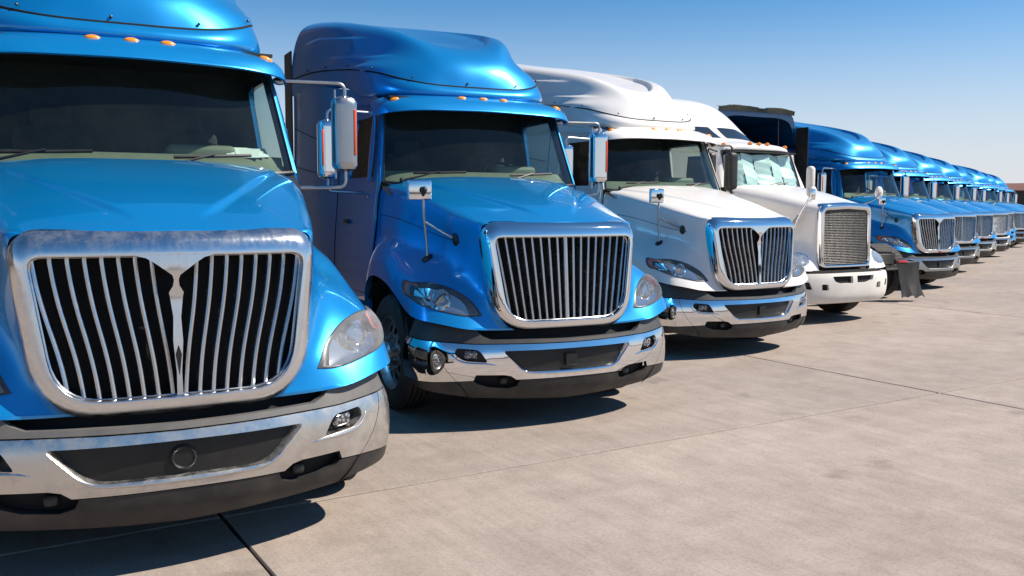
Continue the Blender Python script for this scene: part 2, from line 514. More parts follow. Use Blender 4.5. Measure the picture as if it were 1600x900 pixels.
concrete('concrete', 1.0)
plain('joint_filler', (0.05, 0.045, 0.04), 0.9)
plain('far_ground', (0.36, 0.31, 0.27), 0.9, 0.15, 0.05)
GROT = R(2.9); GX0, GY0 = 1.0, 5.33; SLAB = 6.95
def sheet(s, z):
    return MB().add([(-s, -s, z), (s, -s, z), (s, s, z), (-s, s, z)], [(0, 1, 2, 3)])
gr = obj('ground', 'ground', lambda: sheet(3000, -0.05), 'far_ground'); gr['kind'] = 'structure'
yard = obj('concrete_yard', 'yardbase', lambda: MB().add([(-30, -30, -.018), (200, -30, -.018), (200, 140, -.018), (-30, 140, -.018)], [(0, 1, 2, 3)]), 'joint_filler'); yard['kind'] = 'structure'
def slab_geom(seed):
    rg = random.Random(seed); g = .011; n = 24
    def wob(k): return rg.uniform(-.0035, .0035) if 0 < k < n else 0
    loop = []
    for k in range(n): loop.append((g + (SLAB - 2*g) * k / n, g + wob(k)))
    for k in range(n): loop.append((SLAB - g + wob(k), g + (SLAB - 2*g) * k / n))
    for k in range(n): loop.append((SLAB - g - (SLAB - 2*g) * k / n, SLAB - g + wob(k)))
    for k in range(n): loop.append((g + wob(k), SLAB - g - (SLAB - 2*g) * k / n))
    q = np.array(loop); c = np.array([SLAB/2, SLAB/2]); inner = c + (q - c) * (1 - .006 / 3.4)
    m = len(loop)
    V = np.vstack([np.c_[inner, np.zeros(m)], np.c_[q, np.full(m, -.006)], np.c_[q, np.full(m, -.03)]])
    F = [tuple(range(m))] + [(i, i+m, (i+1) % m + m, (i+1) % m)[::-1] for i in range(m)] + [(i+m, i+2*m, (i+1) % m + 2*m, (i+1) % m + m)[::-1] for i in range(m)]
    return (V, F)
cr, srn = math.cos(GROT), math.sin(GROT)
for i in range(-3, 22):
    for j in range(-2, 13):
        if j > 3 + i * 0.75 + 3: continue
        s = obj('slab', ('slab', (i * 7 + j) % 5), lambda k=(i * 7 + j) % 5: slab_geom(k), 'concrete', yard, 20)
        s.location = (GX0 + cr * i * SLAB - srn * j * SLAB, GY0 + srn * i * SLAB + cr * j * SLAB, 0); s.rotation_euler = (0, 0, GROT)

# ------------------------------------------------------------------ the aero tractor (built once, shared by every copy)
# local frame: x to the truck's left side (right in the picture), y rearwards, z up, origin on the ground below the bumper
def yN(x, z): return -0.10 - 0.055 * (1.57 - z) / 0.68 + 0.14 * np.asarray(x)**2      # nose plane of the grille

HOOD_ROWS = [
 [(0,1.36,2.082),(.35,1.38,2.080),(.68,1.45,2.062),(.9,1.54,2.040),(1.015,1.62,2.005),(1.055,1.62,1.90),(1.075,1.62,1.74),(1.095,1.62,1.55),(1.13,1.62,1.3),(1.17,1.66,.96),(1.19,1.70,.66)],
 [(0,1.17,2.048),(.345,1.18,2.045),(.66,1.23,2.028),(.87,1.30,2.003),(.98,1.35,1.965),(1.015,1.36,1.86),(1.03,1.36,1.72),(1.07,1.38,1.58),(1.145,1.41,1.47),(1.21,1.48,1.29),(1.23,1.54,1.08)],
 [(0,.90,1.990),(.33,.91,1.985),(.62,.94,1.965),(.81,.97,1.938),(.925,1.0,1.898),(.962,1.01,1.80),(.975,1.02,1.67),(1.02,1.04,1.54),(1.13,1.07,1.45),(1.215,1.10,1.33),(1.24,1.12,1.185)],
 [(0,.58,1.908),(.31,.60,1.903),(.58,.63,1.887),(.76,.66,1.862),(.868,.7,1.825),(.895,.72,1.73),(.895,.73,1.6),(.93,.74,1.46),(1.07,.76,1.365),(1.208,.75,1.24),(1.242,.73,1.10)],
 [(0,.26,1.815),(.3,.28,1.811),(.55,.32,1.799),(.71,.36,1.780),(.812,.4,1.748),(.828,.42,1.66),(.82,.44,1.54),(.845,.45,1.42),(.98,.46,1.31),(1.178,.41,1.16),(1.232,.37,.95)],
 [(0,.05,1.745),(.29,.07,1.742),(.53,.11,1.734),(.68,.155,1.722),(.768,.2,1.700),(.778,.23,1.62),(.775,.26,1.51),(.80,.28,1.38),(.91,.28,1.25),(1.10,.185,1.09),(1.185,.115,.905)],
 [(0,-.03,1.712),(.284,-.015,1.711),(.515,.025,1.706),(.66,.065,1.697),(.742,.1,1.682),(.752,.13,1.60),(.755,.16,1.48),(.772,.175,1.34),(.83,.165,1.19),(.945,.065,1.02),(1.025,-.005,.870)],
 [(0,-.06,1.700),(.282,-.045,1.699),(.51,-.003,1.696),(.653,.035,1.689),(.729,.06,1.676),(.738,.09,1.58),(.738,.11,1.46),(.742,.112,1.3),(.765,.09,1.14),(.82,.0,.97),(.86,-.07,.838)],
 [(0,-.075,1.690),(.28,-.062,1.690),(.507,-.02,1.689),(.632,.005,1.685),(.706,.028,1.655),(.716,.035,1.56),(.700,.018,1.4),(.685,.005,1.25),(.668,-.01,1.1),(.618,-.035,.93),(.46,-.075,.812)],
]
def hood_tongue(p):
    """raised central panel of the hood with its V shaped edge"""
    x, y, z = p[:, 0], p[:, 1], p[:, 2]
    w = 0.20 + 0.70 * np.clip((y - 0.10) / 1.35, 0, 1)**0.85
    d = w - np.abs(x)
    a = np.clip(d / 0.05, 0, 1); a = a * a * (3 - 2 * a)
    b = np.clip((y - 0.02) / 0.22, 0, 1); b = b * b * (3 - 2 * b)
    q = p.copy(); q[:, 2] = z + 0.020 * a * b * (z > 1.6)
    return q
HOOD = Surf(mirror_half(HOOD_ROWS), hood_tongue)
HLP = (.860, .935)   # round lamp inside the headlight
HLA = (18, 31)
HN = -1.0 if HOOD.normal([.9], [.93])[0][1] > 0 else 1.0
HL_UV = [tuple(p) for p in curve([(0.962, 0.949), (0.942, 0.92), (0.902, 0.909), (0.842, 0.911), (0.759, 0.925), (0.679, 0.939), (0.629, 0.951), (0.639, 0.962), (0.699, 0.97), (0.792, 0.97), (0.855, 0.97), (0.905, 0.966), (0.937, 0.959), (0.962, 0.949)], n=49)[:-1]]
def hood_geom():
    holes = []
    for sgn in (1, -1):
        if HL_UV: holes.append([(u, v if sgn > 0 else 1 - v) for u, v in HL_UV])
    V, T, L = cdt([(0,0),(1,0),(1,1),(0,1)], holes, 1/115, 1/230)
    P = HOOD.at(V[:, 0], V[:, 1])
    mb = MB().add(P, T)
    # turned edge along arch and front
    e = np.linspace(0, 1, 160)
    for v, sg in ((0, -1), (1, 1)):
        a = HOOD.at(e, np.full(160, v)); b = a + np.array([-0.05 * sg, 0.0, 0.012])
        mb.grid(np.array([a, b]))
    return mb
def hood_seam(sg):
    k = HOOD.kc[16] if sg > 0 else HOOD.kc[4]; u = np.linspace(0.02, .80, 40)
    return MB().tube(HOOD.at(u, np.full(40, k)), .0032, 5, cap=False)
def hl_ring(f, off):
    uv = np.array(HL_UV); c = uv.mean(0); q = c + (uv - c) * f
    return HOOD.at(q[:, 0], q[:, 1]) + HOOD.normal(q[:, 0], q[:, 1]) * HN * off
def headlight_parts(side):
    def mir(g):
        if side < 0:
            V, F = g.geom() if isinstance(g, MB) else g
            return (V * [-1, 1, 1], [f[::-1] for f in F])
        return g
    def housing():
        mb = MB()
        mb.grid(np.array([hl_ring(1.03, .004), hl_ring(.99, .006), hl_ring(.95, .004), hl_ring(.93, -.03), hl_ring(.80, -.085)]), closed_c=True)
        c = hl_ring(.80, -.085); m = c.mean(0)
        return mir(mb.add(np.vstack([c, m]), [(i, (i+1) % len(c), len(c)) for i in range(len(c))]))
    def lens():
        rings = [hl_ring(f, o) for f, o in ((.985, .004), (.93, .010), (.8, .017), (.6, .024), (.4, .028), (.2, .030))]
        mb = MB().grid(np.array(rings), closed_c=True)
        m = rings[-1].mean(0); c = rings[-1]
        return mir(mb.add(np.vstack([c, m]), [(i, (i+1) % len(c), len(c)) for i in range(len(c))]))
    def proj(dr, r0, r1, depth):
        uv = np.array(HL_UV); c = uv.mean(0)
        # position of the round projector inside the lamp
        p = HOOD.at([HLP[0]], [HLP[1]])[0]; nn = HOOD.normal([HLP[0]], [HLP[1]])[0] * HN
        d = np.array([0.25, -0.95, 0.12]); d /= np.linalg.norm(d)
        o = p - nn * 0.030 + d * dr
        a = np.cross(d, [0, 0, 1.0]); a /= np.linalg.norm(a); b = np.cross(a, d)
        mb = MB(); prof = [(r1 * math.cos(t) if t else r1, depth * math.sin(t)) for t in np.linspace(0, PI/2, 6)]
        if r0: prof = [(r1 * 1.22, -.03), (r1 * 1.22, .010), (r1 * 1.12, .016), (r1 * 1.0, .008), (r1 * .96, -.025)]
        th = np.linspace(0, 2*PI, 24, endpoint=False)
        rings = [o + d * h + r * (np.cos(th)[:, None] * a + np.sin(th)[:, None] * b) for r, h in prof]
        return mir(mb.grid(np.array(rings), closed_c=True))
    def amber():
        uv = np.array(HL_UV); rows = []
        for f, w in ((.93, 1), (.72, 1)):
            q = uv.mean(0) + (uv - uv.mean(0)) * f
            q = curve(q[HLA[0]:HLA[1]], n=12)
            rows.append(HOOD.at(q[:, 0], q[:, 1]) - HOOD.normal(q[:, 0], q[:, 1]) * HN * (0.004 if f > .8 else .020))
        return mir(MB().grid(np.array(rows)))
    def reflector():
        rings = [hl_ring(f, o) for f, o in ((.86, -.050), (.70, -.060), (.40, -.075), (.15, -.082))]
        return mir(MB().grid(np.array(rings), closed_c=True))
    return housing, lens, proj, amber, reflector

# ---- grille
def ring_loop(top, bot, zt, zb, rt, rb, ns=9, ne=10):
    pts = [(-top, zt), (top, zt), (bot, zb), (-bot, zb)]; rad = [rt, rt, rb, rb]; out = []; n = 4
    arcs = []
    for i in range(n):
        p = np.array(pts[i], float); a = np.array(pts[i-1], float) - p; b = np.array(pts[(i+1) % n], float) - p
        a /= np.linalg.norm(a); b /= np.linalg.norm(b); r = rad[i]
        arcs.append([p + a * r * (1-k)**2 + b * r * k**2 for k in np.linspace(0, 1, ns)])
    for i in range(n):
        out += arcs[i]
        s, e = arcs[i][-1], arcs[(i+1) % n][0]
        out += [s + (e - s) * k / ne for k in range(1, ne)]
    return np.array(out)
GR_OUT = ring_loop(.734, .648, 1.698, .800, .16, .31)
GR_IN = ring_loop(.648, .545, 1.572, .890, .07, .21)
def surround_geom():
    rings = []
    for t, dy in ((-.03, .15), (-.03, .08), (-.01, .045), (.06, .015), (.22, -.010), (.38, -.026), (.46, -.031), (.54, -.034), (.93, -.046), (.985, -.044), (1.02, -.030), (1.03, .06)):
        q = GR_OUT * (1 - t) + GR_IN * t
        rings.append(np.stack([q[:, 0], yN(q[:, 0], q[:, 1]) + dy, q[:, 1]], 1))
    return MB().grid(np.array(rings), closed_c=True)
def inner_bead():
    q = GR_IN * np.array([.992, 1.0]); P = np.stack([q[:, 0], yN(q[:, 0], q[:, 1]) + .004, q[:, 1]], 1)
    P = np.vstack([P, P[:2]])
    return MB().tube(P, .0065, 6, cap=False)
def zlim(x):
    """opening limits at x"""
    q = GR_IN; lo, hi = 9, -9
    for i in range(len(q)):
        a, b = q[i], q[(i+1) % len(q)]
        if (a[0] - x) * (b[0] - x) <= 0 and abs(a[0] - b[0]) > 1e-9:
            z = a[1] + (b[1] - a[1]) * (x - a[0]) / (b[0] - a[0]); lo = min(lo, z); hi = max(hi, z)
    return lo, hi
def bar_geom(xt, xb, vtype, w=.0115, wide=1.0):
    zt, zb = 1.574, .888
    Z = np.linspace(zt, zb, 26)
    k = (zt - Z) / (zt - zb)
    if vtype: k = np.clip((k - .04) / .96, 0, 1); k = k - 0.10 * np.sin(k * PI * 2) * .55
    X = xt + (xb - xt) * k
    ok = []
    for x, z in zip(X, Z):
        ins = inside(GR_IN, np.array([[x, z]]))[0]; ok.append(ins)
    ok = np.array(ok)
    if vtype and abs(xt) < .24:   # meets the V plate
        zv = 1.49 + .085 * max(0, (abs(xt) - .03)) / .16 if abs(xt) < .19 else 1.575
        ok &= Z < zv + .02
    idx = np.where(ok)[0]; i0, i1 = max(idx[0] - 1, 0), min(idx[-1] + 2, len(X)); X, Z = X[i0:i1], Z[i0:i1]
    Y = yN(X, Z)
    prof = [(-w*wide, .055), (-w*wide, .012), (-w*.75*wide, .003), (0, -.002), (w*.75*wide, .003), (w*wide, .012), (w*wide, .055)]
    rings = np.array([[(x + a, y + b + .004, z) for a, b in prof] for x, y, z in zip(X, Y, Z)])
    return MB().grid(rings)
BARS_S = [(.600 * (k - 8) / 8 * 1.02, .490 * (k - 8) / 8 * 1.02) for k in range(17)]
BARS_V = [(sg * (.105 + .0737 * k), sg * (.030 + .0655 * k)) for sg in (-1, 1) for k in range(8)]
def vplate_geom():
    h = [(.19, 1.578), (.135, 1.563), (.092, 1.535), (.042, 1.497), (.018, 1.478), (.011, 1.455), (.015, 1.425), (.034, 1.392), (.030, 1.370), (.018, 1.27), (.023, 1.155), (.012, 1.0), (.014, .891)]
    loop = [(-x, z) for x, z in h] + [(x, z) for x, z in h[::-1]]
    V, T, L = cdt(loop, [], .03)
    def off(z): k = np.clip((z - 1.36) / .16, 0, 1); return -.016 - .0325 * k * k * (3 - 2 * k)
    f = np.stack([V[:, 0], yN(V[:, 0], V[:, 1]) + off(V[:, 1]), V[:, 1]], 1)
    mb = MB().add(f, [t[::-1] for t in T])
    q = L[0]; a = np.stack([q[:, 0], yN(q[:, 0], q[:, 1]) + off(q[:, 1]), q[:, 1]], 1); mb.grid(np.array([a, a + [0, .05, 0]]), closed_c=True)
    return mb
def diamond_geom():
    lp = [(0, 1.135), (.014, 1.09), (0, .985), (-.014, 1.09)]
    return MB().add([(x, yN(x, z) - .024, z) for x, z in lp], [(0, 1, 2, 3)])
def radiator_geom():
    q = GR_IN * [1.06, 1] ; P = np.stack([q[:, 0], yN(q[:, 0], q[:, 1]) + .075, q[:, 1]], 1)
    P[:, 2] = 1.23 + (P[:, 2] - 1.23) * 1.06
    return MB().add(P, [tuple(range(len(P)))])
def mesh_grille_geom():
    mb = MB(); xs = np.linspace(-.64, .64, 52); zs = np.linspace(.89, 1.57, 30)
    for x in xs:
        lo, hi = zlim(np.clip(x, -.64, .64))
        if hi - lo > .05:
            Z = np.linspace(lo, hi, 5); mb.tube(np.stack([np.full(5, x), yN(x, Z) + .012, Z], 1), .0042, 4, cap=False)
    for z in zs:
        ok = [x for x in np.linspace(-.65, .65, 60) if inside(GR_IN, np.array([[x, z]]))[0]]
        X = np.linspace(ok[0], ok[-1], 12); mb.tube(np.stack([X, yN(X, z) + .008, np.full(12, z)], 1), .0042, 4, cap=False)
    return mb

# ---- bumper
_bp = np.array([(0,-.238),(.3,-.225),(.6,-.165),(.85,-.085),(1.03,.005),(1.14,.085),(1.20,.185),(1.225,.33),(1.228,.47)])
_bp = np.vstack([_bp[:0:-1] * [-1, 1], _bp])
_bk = np.concatenate([[0], np.cumsum(np.linalg.norm(np.diff(_bp, axis=0), axis=1))]); _bk -= _bk[len(_bk)//2]
_bW = nspline(_bk)
SMAX = _bk[-1]
_pz = np.array([.20, .24, .33, .42, .50, .58, .66, .705, .76, .90]); _po = np.array([-.12, -.085, -.015, .004, .012, .012, .004, -.008, -.030, -.085]); _pW = nspline(_pz)
def bump(s, z, off=0.0):
    s = np.asarray(s, float); z = np.asarray(z, float)
    p = _bW(s) @ _bp; t = _bW(s + 1e-3) @ _bp - _bW(s - 1e-3) @ _bp
    t /= np.linalg.norm(t, axis=1)[:, None] + 1e-12
    nrm = np.stack([t[:, 1], -t[:, 0]], 1)
    o = (_pW(z) @ _po) + off
    q = p + nrm * o[:, None]
    return np.stack([q[:, 0], q[:, 1], z], 1)
class BumperSurf:
    def __init__(s, plan, pz, po):
        p = np.array(plan); s.p = np.vstack([p[:0:-1] * [-1, 1], p])
        k = np.concatenate([[0], np.cumsum(np.linalg.norm(np.diff(s.p, axis=0), axis=1))]); s.k = k - k[len(k)//2]
        s.W = nspline(s.k); s.smax = s.k[-1]; s.PW = nspline(pz); s.po = np.array(po)
    def __call__(s, q, z, off=0.0):
        q = np.asarray(q, float); z = np.asarray(z, float)
        p = s.W(q) @ s.p; t = s.W(q + 1e-3) @ s.p - s.W(q - 1e-3) @ s.p
        t /= np.linalg.norm(t, axis=1)[:, None] + 1e-12
        r = p + np.stack([t[:, 1], -t[:, 0]], 1) * ((s.PW(z) @ s.po) + off)[:, None]
        return np.stack([r[:, 0], r[:, 1], z], 1)
def mirs(loop): return [(-a, b) for a, b in loop[::-1]]
OPEN_C = round_poly([(-.615, .660), (.615, .660), (.43, .478), (-.43, .478)], [.03, .03, .09, .09])
FOG = round_poly([(.735, .570), (.93, .585), (1.005, .640), (.985, .688), (.80, .672)], [.02, .05, .03, .02, .04])
POCK_T = [(.50, .424), (.545, .455), (.60, .466), (.83, .470), (.85, .424)]      # notch in the chrome, left to right
def bumper_chrome():
    s1 = SMAX - .02
    low = [(-s1, .405), (-1.18, .41)] + [(-a, b) for a, b in POCK_T[::-1]] + [(0, .424)] + POCK_T + [(1.18, .41), (s1, .405)]
    top = [(s1, .742), (1.2, .735), (.85, .715), (0, .704), (-.85, .715), (-1.2, .735), (-s1, .742)]
    V, T, L = cdt(low + top, [OPEN_C, FOG, mirs(FOG)], .035)
    mb = MB().add(bump(V[:, 0], V[:, 1]), T)
    for lp, dp in ((L[1], .055), (L[2], .06), (L[3], .06)):
        c = lp.mean(0)
        a = bump(lp[:, 0], lp[:, 1]); q = c + (lp - c) * .985; b = bump(q[:, 0], q[:, 1], -.006)
        q = c + (lp - c) * .96; d = bump(q[:, 0], q[:, 1], -dp); mb.grid(np.array([a, b, d]), closed_c=True)
    lp = L[0]; a = bump(lp[:, 0], lp[:, 1]); b = bump(lp[:, 0], lp[:, 1], -.03); mb.grid(np.array([a, b]), closed_c=True)
    return mb
def bumper_ridge():
    """raised bright edge running under the intake and below the lamps"""
    mb = MB()
    lp = OPEN_C + [OPEN_C[0]]
    q = np.array(OPEN_C); c = q.mean(0); q = c + (q - c) * np.array([1.012, 1.045]); k = [i for i in range(len(q)) if q[i, 1] < .64]
    q = q[k]; o = np.argsort(-q[:, 0]); q = curve(q[o], n=60)
    w = np.sin(np.linspace(0, PI, 60))**.4
    P = bump(q[:, 0], q[:, 1], -.004); mb.tube(P, .013 * w + .002, 10)
    for sg in (1, -1):
        r = curve([(sg*.66, .545), (sg*.74, .557), (sg*.90, .568), (sg*.99, .60), (sg*1.035, .655)], n=30)
        P = bump(r[:, 0], r[:, 1], -.003); mb.tube(P, .011 * np.sin(np.linspace(0, PI, 30))**.5 + .002, 8)
    return mb
def panel(loop, off, step=.04, holes=(), lip=0.03, fn=bump):
    V, T, L = cdt(loop, list(holes), step)
    mb = MB().add(fn(V[:, 0], V[:, 1], off), T)
    if lip:
        for lp in L:
            a = fn(lp[:, 0], lp[:, 1], off); b = fn(lp[:, 0], lp[:, 1], off - lip); mb.grid(np.array([a, b]), closed_c=True)
    return mb
def bumper_strip():
    s1 = SMAX - .05
    up = [(s1, .905), (1.15, .890), (.92, .862), (.84, .835), (.77, .775), (.70, .748), (0, .738)]
    up = up + [(-a, b) for a, b in up[-2::-1]]
    low = [(-s1, .748), (-1.2, .741), (-.85, .721), (0, .711), (.85, .721), (1.2, .741), (s1, .748)]
    return panel(low + up, -.004, .04, lip=.04)
def valance():
    s1 = SMAX - .05
    pock = [(.47, .418), (.49, .372), (.56, .352), (.72, .365), (.82, .395), (.845, .418)]
    top = [(s1, .399), (1.18, .404), (.845, .418)] + pock[::-1][1:-1] + [(.47, .418)] + [(-.47, .418)] + [(-a, b) for a, b in pock][1:-1] + [(-.845, .418), (-1.18, .404), (-s1, .399)]
    low = [(-s1, .375), (-1.15, .318), (-.85, .272), (0, .226), (.85, .272), (1.15, .318), (s1, .375)]
    return panel(low + top, -.006, .04, lip=.05)
def intake_insert(): return panel([(-.63, .672), (-.44, .466), (.44, .466), (.63, .672)][::-1], -.05, .05, lip=0)
def fog_back(sg):
    lp = [(.72, .56), (1.02, .575), (1.02, .70), (.78, .69)]
    return panel(lp if sg > 0 else mirs(lp), -.058, .05, lip=0)
def fog_lamp(sg):
    r = curve([(sg * .87, .632)], q=[0], knots=[0]) if False else None
    p = bump(np.array([sg * .872]), np.array([.630]), -.040)[0]
    t = bump(np.array([sg * .90]), np.array([.630]), -.040)[0] - p; a = math.atan2(t[1], t[0]) if sg > 0 else math.atan2(-t[1], -t[0])
    rot = [[math.cos(a), -math.sin(a), 0], [math.sin(a), math.cos(a), 0], [0, 0, 1]]
    return MB().rbox(p, (.115, .05, .075), .02, 4, rot)
def tow_pocket(sg):
    lp = [(.45, .33), (.88, .33), (.88, .48), (.45, .48)]
    return panel(lp if sg > 0 else mirs(lp), -.065, .06, lip=0)
def tow_hook(sg):
    p = bump(np.array([sg * .60]), np.array([.41]), -.05)[0]
    return MB().rbox(p, (.07, .05, .06), .02, 4)
def seam_geom(sg):
    mb = MB()
    if True:
        q = curve([(sg * 1.17, .735), (sg * 1.13, .62), (sg * 1.06, .50), (sg * .99, .42), (sg * .92, .33), (sg*.88, .26)], n=24)
        mb.tube(bump(q[:, 0], q[:, 1], -.0025), .0035, 5, cap=False)
    return mb
def cover_round():
    p = bump(np.array([0.0]), np.array([.565]), -.045)[0]
    return MB().lathe([(.062, .03), (.062, -.005), (.054, -.012), (.045, -.006), (.001, -.006)], p, 28, 'y')
def cover_square():
    p = bump(np.array([0.0]), np.array([.565]), -.045)[0]
    return MB().box(p, (.11, .03, .105), .006)
def intake_chin():
    q = np.linspace(-.42, .42, 20); return MB().tube(bump(q, np.full(20, .492), -.04), .012, 6)
def gap_panel():
    s = np.linspace(-1.15, 1.15, 60); return MB().grid(np.array([bump(s, np.full(60, .62), -.09), bump(s, np.full(60, .80), -.10), bump(s, np.full(60, .90), -.16)]))

# ---- cab
WS = Surf(mirror_half([
 [(0,1.385,2.020),(.40,1.405,2.021),(.75,1.47,2.026),(.93,1.535,2.034),(1.04,1.60,2.045)],
 [(0,1.475,2.26),(.39,1.495,2.26),(.72,1.56,2.265),(.895,1.625,2.27),(1.005,1.685,2.275)],
 [(0,1.565,2.50),(.37,1.585,2.50),(.69,1.65,2.50),(.86,1.71,2.505),(.97,1.765,2.51)],
 [(0,1.68,2.80),(.35,1.70,2.80),(.65,1.755,2.80),(.82,1.81,2.80),(.93,1.87,2.80)]]))
def ws_geom():
    P = WS.at(*[g.ravel() for g in np.meshgrid(np.linspace(0, 1, 24), np.linspace(.012, .988, 50), indexing='ij')]).reshape(24, 50, 3)
    return MB().grid(P, flip=WSN < 0)
def ws_edge(u0, u1, v0, v1, n=40, off=(0, 0, 0)):
    u = np.linspace(u0, u1, n); v = np.linspace(v0, v1, n)
    return WS.at(u, v) + WS.normal(u, v) * WSN * off[1] + np.array([off[0], 0, off[2]])
WSN = -1.0 if WS.normal([.5], [.5])[0][1] > 0 else 1.0
def ws_seal():
    mb = MB()
    for v in (.006, .994): mb.tube(ws_edge(0, 1, v, v), .012, 6, flat=.7)
    mb.tube(ws_edge(.005, .005, 0, 1, 60), .014, 6)
    return mb
VIS = Surf(mirror_half([
 [(0,1.72,2.905),(.4,1.735,2.90),(.75,1.79,2.888),(.95,1.88,2.865),(1.02,2.02,2.83)],
 [(0,1.60,2.872),(.4,1.615,2.868),(.76,1.665,2.85),(.965,1.76,2.82),(1.04,1.93,2.78)],
 [(0,1.50,2.815),(.4,1.515,2.81),(.77,1.565,2.795),(.98,1.68,2.767),(1.05,1.87,2.735)],
 [(0,1.435,2.745),(.4,1.45,2.74),(.77,1.505,2.728),(.985,1.64,2.705),(1.058,1.83,2.68)]]))
def visor_geom():
    u, v = np.meshgrid(np.linspace(0, 1, 20), np.linspace(0, 1, 70), indexing='ij'); u, v = u.ravel(), v.ravel()
    P = VIS.at(u, v); N = VIS.normal(u, v); N *= np.sign(N[:, 2:3] + 1e-9)
    a = P.reshape(20, 70, 3); b = (P - N * .018).reshape(20, 70, 3)
    mb = MB().grid(a).grid(b, flip=True)
    mb.grid(np.array([a[-1], a[-1] + [0, -.004, -.008], b[-1] + [0, 0, -.004], b[-1]])); mb.grid(np.array([a[:, 0], b[:, 0]])); mb.grid(np.array([a[:, -1], b[:, -1]]))
    return mb
def visor_liner():
    u, v = np.meshgrid(np.linspace(0, .97, 8), np.linspace(0.02, .98, 40), indexing='ij'); u, v = u.ravel(), v.ravel()
    P = VIS.at(u, v); N = VIS.normal(u, v); N *= np.sign(N[:, 2:3] + 1e-9)
    return MB().grid((P - N * .022).reshape(8, 40, 3))
def marker_geom(x):
    t = abs(x); v = 0.5 + 0.5 * x / 1.06
    # place on the visor face
    vv = np.linspace(0, 1, 400); q = VIS.at(np.full(400, .42), vv); k = np.argmin(np.abs(q[:, 0] - x)); p = q[k]
    n = VIS.normal([.42], [vv[k]])[0]; n *= np.sign(n[2])
    a = np.array([1.0, 0, 0]); a -= n * (a @ n); a /= np.linalg.norm(a); b = np.cross(n, a)
    rot = np.stack([a, b, n], 1)
    return MB().ell(p - n * .004, (.050, .026, .022), 6, 16, True, rot)
FAIR = [
 [(0,1.745,3.0),(.17,1.748,3.0),(.34,1.765,3.005),(.52,1.80,3.02),(.76,1.96,3.08),(.885,2.2,3.15),(.96,2.5,3.205)],
 [(0,1.80,3.18),(.165,1.805,3.18),(.33,1.83,3.18),(.48,1.88,3.185),(.73,2.05,3.20),(.90,2.35,3.225),(.985,2.7,3.24)],
 [(0,1.95,3.34),(.16,1.955,3.342),(.32,1.98,3.35),(.47,2.04,3.355),(.72,2.25,3.315),(.90,2.56,3.285),(1.02,2.95,3.27)],
 [(0,2.28,3.49),(.19,2.285,3.495),(.38,2.30,3.525),(.57,2.35,3.555),(.79,2.57,3.44),(.96,2.88,3.35),(1.085,3.28,3.30)],
 [(0,2.95,3.675),(.26,2.95,3.685),(.52,2.97,3.735),(.75,3.03,3.755),(.94,3.18,3.59),(1.06,3.4,3.45),(1.15,3.66,3.325)],
 [(0,3.75,3.88),(.33,3.75,3.89),(.66,3.77,3.925),(.92,3.81,3.905),(1.07,3.9,3.74),(1.15,4.0,3.55),(1.19,4.1,3.34)],
 [(0,4.62,4.09),(.37,4.62,4.095),(.70,4.62,4.09),(.97,4.62,4.03),(1.13,4.62,3.87),(1.195,4.62,3.62),(1.21,4.62,3.35)]]
def fair_post(p):
    """swept ledges along the sides and the sunk pad with its crescent edge on the roof"""
    q = p.copy(); x, y, z = p[:, 0], p[:, 1], p[:, 2]
    def ss(a): a = np.clip(a, 0, 1); return a * a * (3 - 2 * a)
    k = np.clip((y - 2.2) / 1.6, 0, 1)
    for zc, amp, y0, y1 in ((3.33 + .16 * k, .040, 2.15, 3.5), (3.52 + .20 * k, .028, 2.7, 4.3)):
        d = z - zc
        g = ss((.018 - d) / .036) * np.exp(-(np.minimum(d, 0) / .16)**2) * ss((y - y0) / .35) * ss((y1 - y) / .5)
        q[:, 0] = q[:, 0] + np.sign(x) * amp * g * (np.abs(x) > .45)
    rr = np.hypot((y - 3.45) / 1.30, x / .70)
    st = ss((1.0 - rr) / .06)
    q[:, 2] = q[:, 2] - .055 * st * (z > 3.3) * np.clip((4.4 - y) / 1.4, 0, 1)
    return q
FA = Surf(mirror_half(FAIR), fair_post)
def fairing_geom():
    u, v = np.meshgrid(np.linspace(0, 1, 150), np.linspace(0, 1, 170), indexing='ij'); u, v = u.ravel(), v.ravel()
    P = FA.at(u, v).reshape(150, 170, 3)
    mb = MB().grid(P)
    # return flange at the open back
    b = P[-1].copy(); c = b * [.93, 1, 1]; c[:, 2] = 3.2 + (b[:, 2] - 3.2) * .81 - .03
    mb.grid(np.array([b, c]))
    e = P[0]; mb.grid(np.array([e, e + [0, .05, -.02]]))
    return mb
def fairing_inner():
    u, v = np.meshgrid(np.linspace(0.1, 1, 24), np.linspace(0, 1, 60), indexing='ij'); u, v = u.ravel(), v.ravel()
    P = FA.at(u, v); P[:, 0] *= .945; P[:, 2] = 3.2 + (P[:, 2] - 3.2) * .80 - .03; P[:, 1] += .02 * (u < .99)
    return MB().grid(P.reshape(24, 60, 3))
def base_path():
    half = [r[-1] for r in FAIR[:0:-1]]
    rgt = [tuple(p) for p in half] + [FAIR[0][k] for k in (6, 5, 4, 3, 2, 1)]
    full = rgt + [FAIR[0][0]] + [(-x, y, z) for x, y, z in rgt[::-1]]
    return curve(full, n=180)
